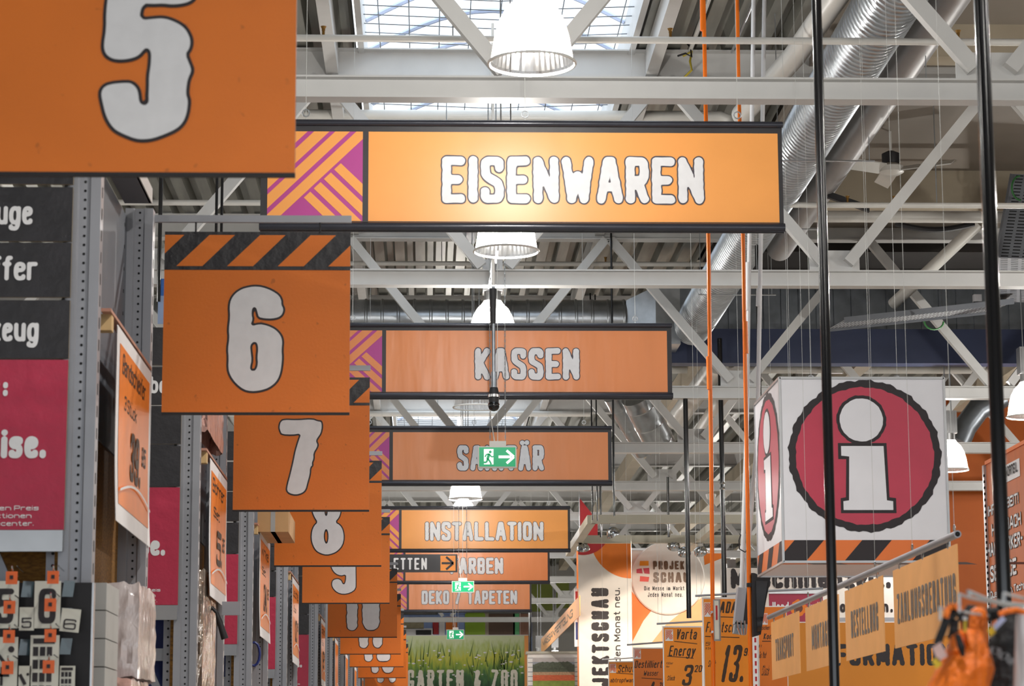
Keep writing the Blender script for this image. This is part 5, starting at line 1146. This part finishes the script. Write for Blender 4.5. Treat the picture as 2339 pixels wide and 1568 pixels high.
def strap(pts, w_, m, nm, Y=Yb-.05):
    b = MB(); P_ = [at(x, y, Y) for x, y in pts]
    for a, c in zip(P_[:-1], P_[1:]): b.bar(a, c, .006, w_, m, (0, 1, 0))
    b.build(nm, t)
strap([(2140, 1475), (2157, 1430), (2168, 1398), (2176, 1388)], .016, bag_black, 'left_strap'); strap([(2162, 1396), (2180, 1415), (2178, 1445), (2172, 1462)], .018, bag_black, 'middle_strap', Yb-.02)
strap([(2176, 1388), (2192, 1398), (2198, 1420)], .014, bag_black, 'right_strap'); strap([(2160, 1412), (2166, 1390), (2178, 1383), (2196, 1394)], .011, bag_orange, 'strap_binding', Yb-.06)
strap([(2204, 1412), (2204, 1445)], .005, yellow_tag, 'cord'); b = MB(); b.lathe(at(2204, 1417, Yb-.06), [(.001, 0), (.0045, 0), (.0045, .006), (.001, .006)], paper_white, 10); b.build('cord_stopper', t)
b = MB(); p = at(2146, 1490, Yb-.08); b.obox(p, ((.009, 0, .006), (0, .001, 0), (-.006, 0, .014)), wrap_salmon); b.obox(at(2140, 1515, Yb-.08), ((.006, 0, .004), (0, .001, 0), (-.004, 0, .008)), yellow_tag); b.build('care_label', t)
t = thing('small_pouch', 'smaller orange bundle hanging behind the gathered pouch', 'bag', at(2232, 1390, Yb+.25))
soft('bundle', [(1388, 2226, 2242), (1395, 2218, 2252), (1412, 2214, 2256), (1435, 2212, 2252), (1455, 2208, 2246), (1475, 2210, 2242)], Yb+.25, .04, bag_orange, t, seed=9)
b = MB(); b.tube([at(2212, 1445, Yb+.3), at(2208, 1405, Yb+.3), at(2216, 1393, Yb+.3), at(2226, 1396, Yb+.3)], .012, bag_black, 8); b.tube([at(2255, 1420, Yb+.3), at(2258, 1398, Yb+.3), at(2270, 1398, Yb+.3), at(2280, 1412, Yb+.3)], .012, bag_black, 8); b.build('black_loop', t, smooth=True)
t = thing('black_pouch', 'black pouch with orange edging and grey print at the right edge', 'bag', at(2290, 1400, Yb+.12))
soft('pouch_body', [(1399, 2296, 2350), (1412, 2288, 2352), (1440, 2270, 2350), (1470, 2258, 2345), (1500, 2256, 2335), (1560, 2248, 2340), (1640, 2240, 2345)], Yb+.12, .05, bag_black, t, seed=12)
b = MB(); P_ = [at(2282, 1405, Yb+.06), at(2300, 1397, Yb+.06), at(2322, 1394, Yb+.06), at(2345, 1402, Yb+.06)]; b.tube(P_, .006, bag_orange, 8); b.build('orange_edging', t, smooth=True)
b = MB(); fr = Frame(at(2262, 1500, Yb+.045)); 
for k in range(5): b.poly(fr, circle(.006+.009*k, .012-.0055*k+.004*(k % 2), .008, 12, jag=.15), M('grey_print', '#6f7276', .6), 0)
b.build('grey_emblem', t)
b = MB(); p, q = at(2262, 1445, Yb+.05), at(2294, 1412, Yb+.04); b.bar(p, q, .002, .011, M('tag_blue', '#b9c3e6', .3), (0, 1, 0)); b.obox(at(2265, 1443, Yb+.045), ((.006, 0, .004), (0, .001, 0), (-.003, 0, .007)), yellow_tag); o = b.build('price_label', t)
t = thing('clear_packet', 'grey clear packet hanging at the bottom right corner', 'packet', at(2330, 1410, Yb-.15))
soft('packet_body', [(1405, 2322, 2370), (1430, 2319, 2372), (1480, 2318, 2375), (1640, 2312, 2380)], Yb-.1, .02, wrap, t, seed=15)

# exit signs, camera pendant, toilet sign
def exit_sign(x0, y0, x1, y1, Y, label, br, glare=False):
    fr, W_, H_ = rect_at(x0, y0, x1, y1, Y); t = thing('exit_sign', label, 'exit sign', fr.p(W_/2, H_), 'green exit signs')
    b = MB(); b.slab(fr, 0, 0, W_, H_, white_pipe, .05); b.build('housing', t)
    m_ = W_*.03; b = MB(); b.slab(fr, m_, m_, W_-m_, H_-m_, exit_green, .002, .003); b.build('green_panel', t)
    b = MB(); b.slab(fr, W_*.15, H_*.15, W_*.40, H_*.87, exit_white, .001, .005)
    def L(pts, w_, m): 
        for a, c in zip(pts[:-1], pts[1:]): b.bar(fr.p(a[0]*W_, a[1]*H_, .007), fr.p(c[0]*W_, c[1]*H_, .007), .002, w_*H_, m)
    b.poly(fr, circle(W_*.315, H_*.73, H_*.065, 14, H_*.065), exit_green, .0075)
    L([(.29, .65), (.245, .40)], .12, exit_green); L([(.245, .42), (.31, .28), (.34, .15)], .075, exit_green); L([(.25, .42), (.22, .25), (.13, .24)], .075, exit_green)
    L([(.29, .62), (.22, .62), (.18, .50)], .055, exit_green); L([(.29, .62), (.35, .50), (.41, .52)], .055, exit_green)
    L([(.53, .5), (.86, .5)], .13, exit_white); L([(.74, .8), (.93, .5), (.74, .2)], .12, exit_white); b.build('pictogram', t)
    fb, bw, bh = rect_at(br[0], br[1], br[2], y0, Y); b = MB(); b.slab(fb, 0, 0, bw, bh, white_pipe, .04); b.build('bracket', t)
    b = MB(); zt = br[3]; wire(b, fb.p(bw*.5, bh, -.02), 6.4 if Y > 45 else ZC+.01 if Y > 30 else 6.5, .003); b.build('stem_wire', t); b = MB()
    for k in (.04, .96):
        p = fb.p(bw*k, bh, -.02); z = p[2]; i = 0
        b = MB()
        while z < zt and i < 400:
            r = .009; a = V(r, 0, 0) if i % 2 else V(0, r, 0)
            b.tube([p*V(1, 1, 0)+V(0, 0, z+.014)+a*math.cos(q)*.6+V(0, 0, .017*math.sin(q)) for q in np.linspace(0, 6.28, 7)], .0026, galv, 4, False); z += .027; i += 1
        b.build('chain', t)
    if Y < 30: b = MB(); q_ = fb.p(bw*.5, 0, 0)[0]; b.box((q_-.012, Y-.03, 6.5), (q_+.012, 23.8, 6.512), dark_galv); b.build('ceiling_plate', t)
    b = MB(); b.tube([fb.p(bw*.3, bh, -.01), fb.p(bw*.12, bh+.18, -.01), fb.p(bw*.02, bh+.35, -.01)], .006, white_pipe, 6); b.build('feed_cable', t)
exit_sign(1092, 1020, 1180, 1069, 22.9, 'green exit sign with running figure in front of the plumbing banner', (1118, 1008, 1156, 6.6))
exit_sign(1032, 1328, 1083, 1354, 39.4, 'green exit sign with running figure above the decorating lettering', (1047, 1321, 1067, 6.4))
exit_sign(1020, 1439, 1060, 1462, 47.2, 'smallest exit sign, washed out by glare, above the meadow picture', (1034, 1434, 1047, 6.4))
Y = 22.4; t = thing('pendant_camera', 'dark pole with a black camera ball hanging in front of the checkout banner', 'surveillance camera', at(1127, 650, Y))
def px_tube(nm, x, ya, yb, r0, r1, m):
    p, q = at(x, ya, Y), at(x, yb, Y); q[0] = p[0]; b = MB(); b.tube([p, q], [r0, r1], m, 14); return b.build(nm, t, smooth=True)
xc = 1127
p = at(xc, 652, Y); b = MB(); b.tube([V(p[0], Y, 8.6), p], .014, white_pipe, 10); b.build('upper_rod', t, smooth=True)
px_tube('cover', xc-1, 660, 740, .034, .026, matt_black); px_tube('lower_rod', xc, 655, 852, .017, .017, dark_galv); px_tube('collar', xc+1, 850, 888, .028, .028, dark_galv)
px_tube('socket', xc+1, 886, 902, .036, .052, matt_black); px_tube('socket_base', xc+1, 901, 920, .052, .046, matt_black); px_tube('silver_ring', xc+1, 902, 908, .055, .055, alu)
p = at(xc+1, 927, Y); b = MB(); b.lathe(p, [(.001, -.054)]+[(.054*math.cos(a), .054*math.sin(a)) for a in np.linspace(-1.4, 1.4, 12)]+[(.001, .054)], gloss_black, 20); b.build('camera_ball', t, smooth=True)
b = MB(); q = at(1119, 652, Y); b.box(V(p[0]-.014, Y-.03, 6.335), V(p[0]+.014, 23.9, 6.35), matt_black); b.build('mounting_plate', t)
fr, W_, H_ = rect_at(826, 1267, 1045, 1308, 39.9); t = thing('toilet_sign', 'black direction sign lettered TOILETTEN with an orange arrow square', 'sign', fr.p(W_/2, H_))
b = MB(); b.slab(fr, 0, 0, W_, H_, black_vinyl, .03); b.build('plate', t)
part_text('lettering', t, fr, 'TOILETTEN', (843-826)/219*W_, .14*H_, .66*H_, 132/219*W_, .078, white_print, None, 0, 0, 26, .003)
b = MB(); ax, ay = (1006-826)/219*W_, .08*H_; s_ = .84*H_; b.slab(fr, ax, ay, ax+s_, ay+s_, M('arrow_orange', '#ee9238', .45), .001, .002); b.build('arrow_square', t)
b = MB()
for a, c in (((.08, .5), (.85, .5)), ((.38, .92), (.86, .5)), ((.38, .08), (.86, .5))): b.bar(fr.p(ax+a[0]*s_, ay+a[1]*s_, .005), fr.p(ax+c[0]*s_, ay+c[1]*s_, .005), .002, .14*s_, ink)
b.build('arrow', t)
b = MB(); wire(b, fr.p(.1, H_), 8.7); b.build('suspension_wire', t); b = MB(); wire(b, fr.p(W_-.06, H_), 8.7); b.build('suspension_wire', t)
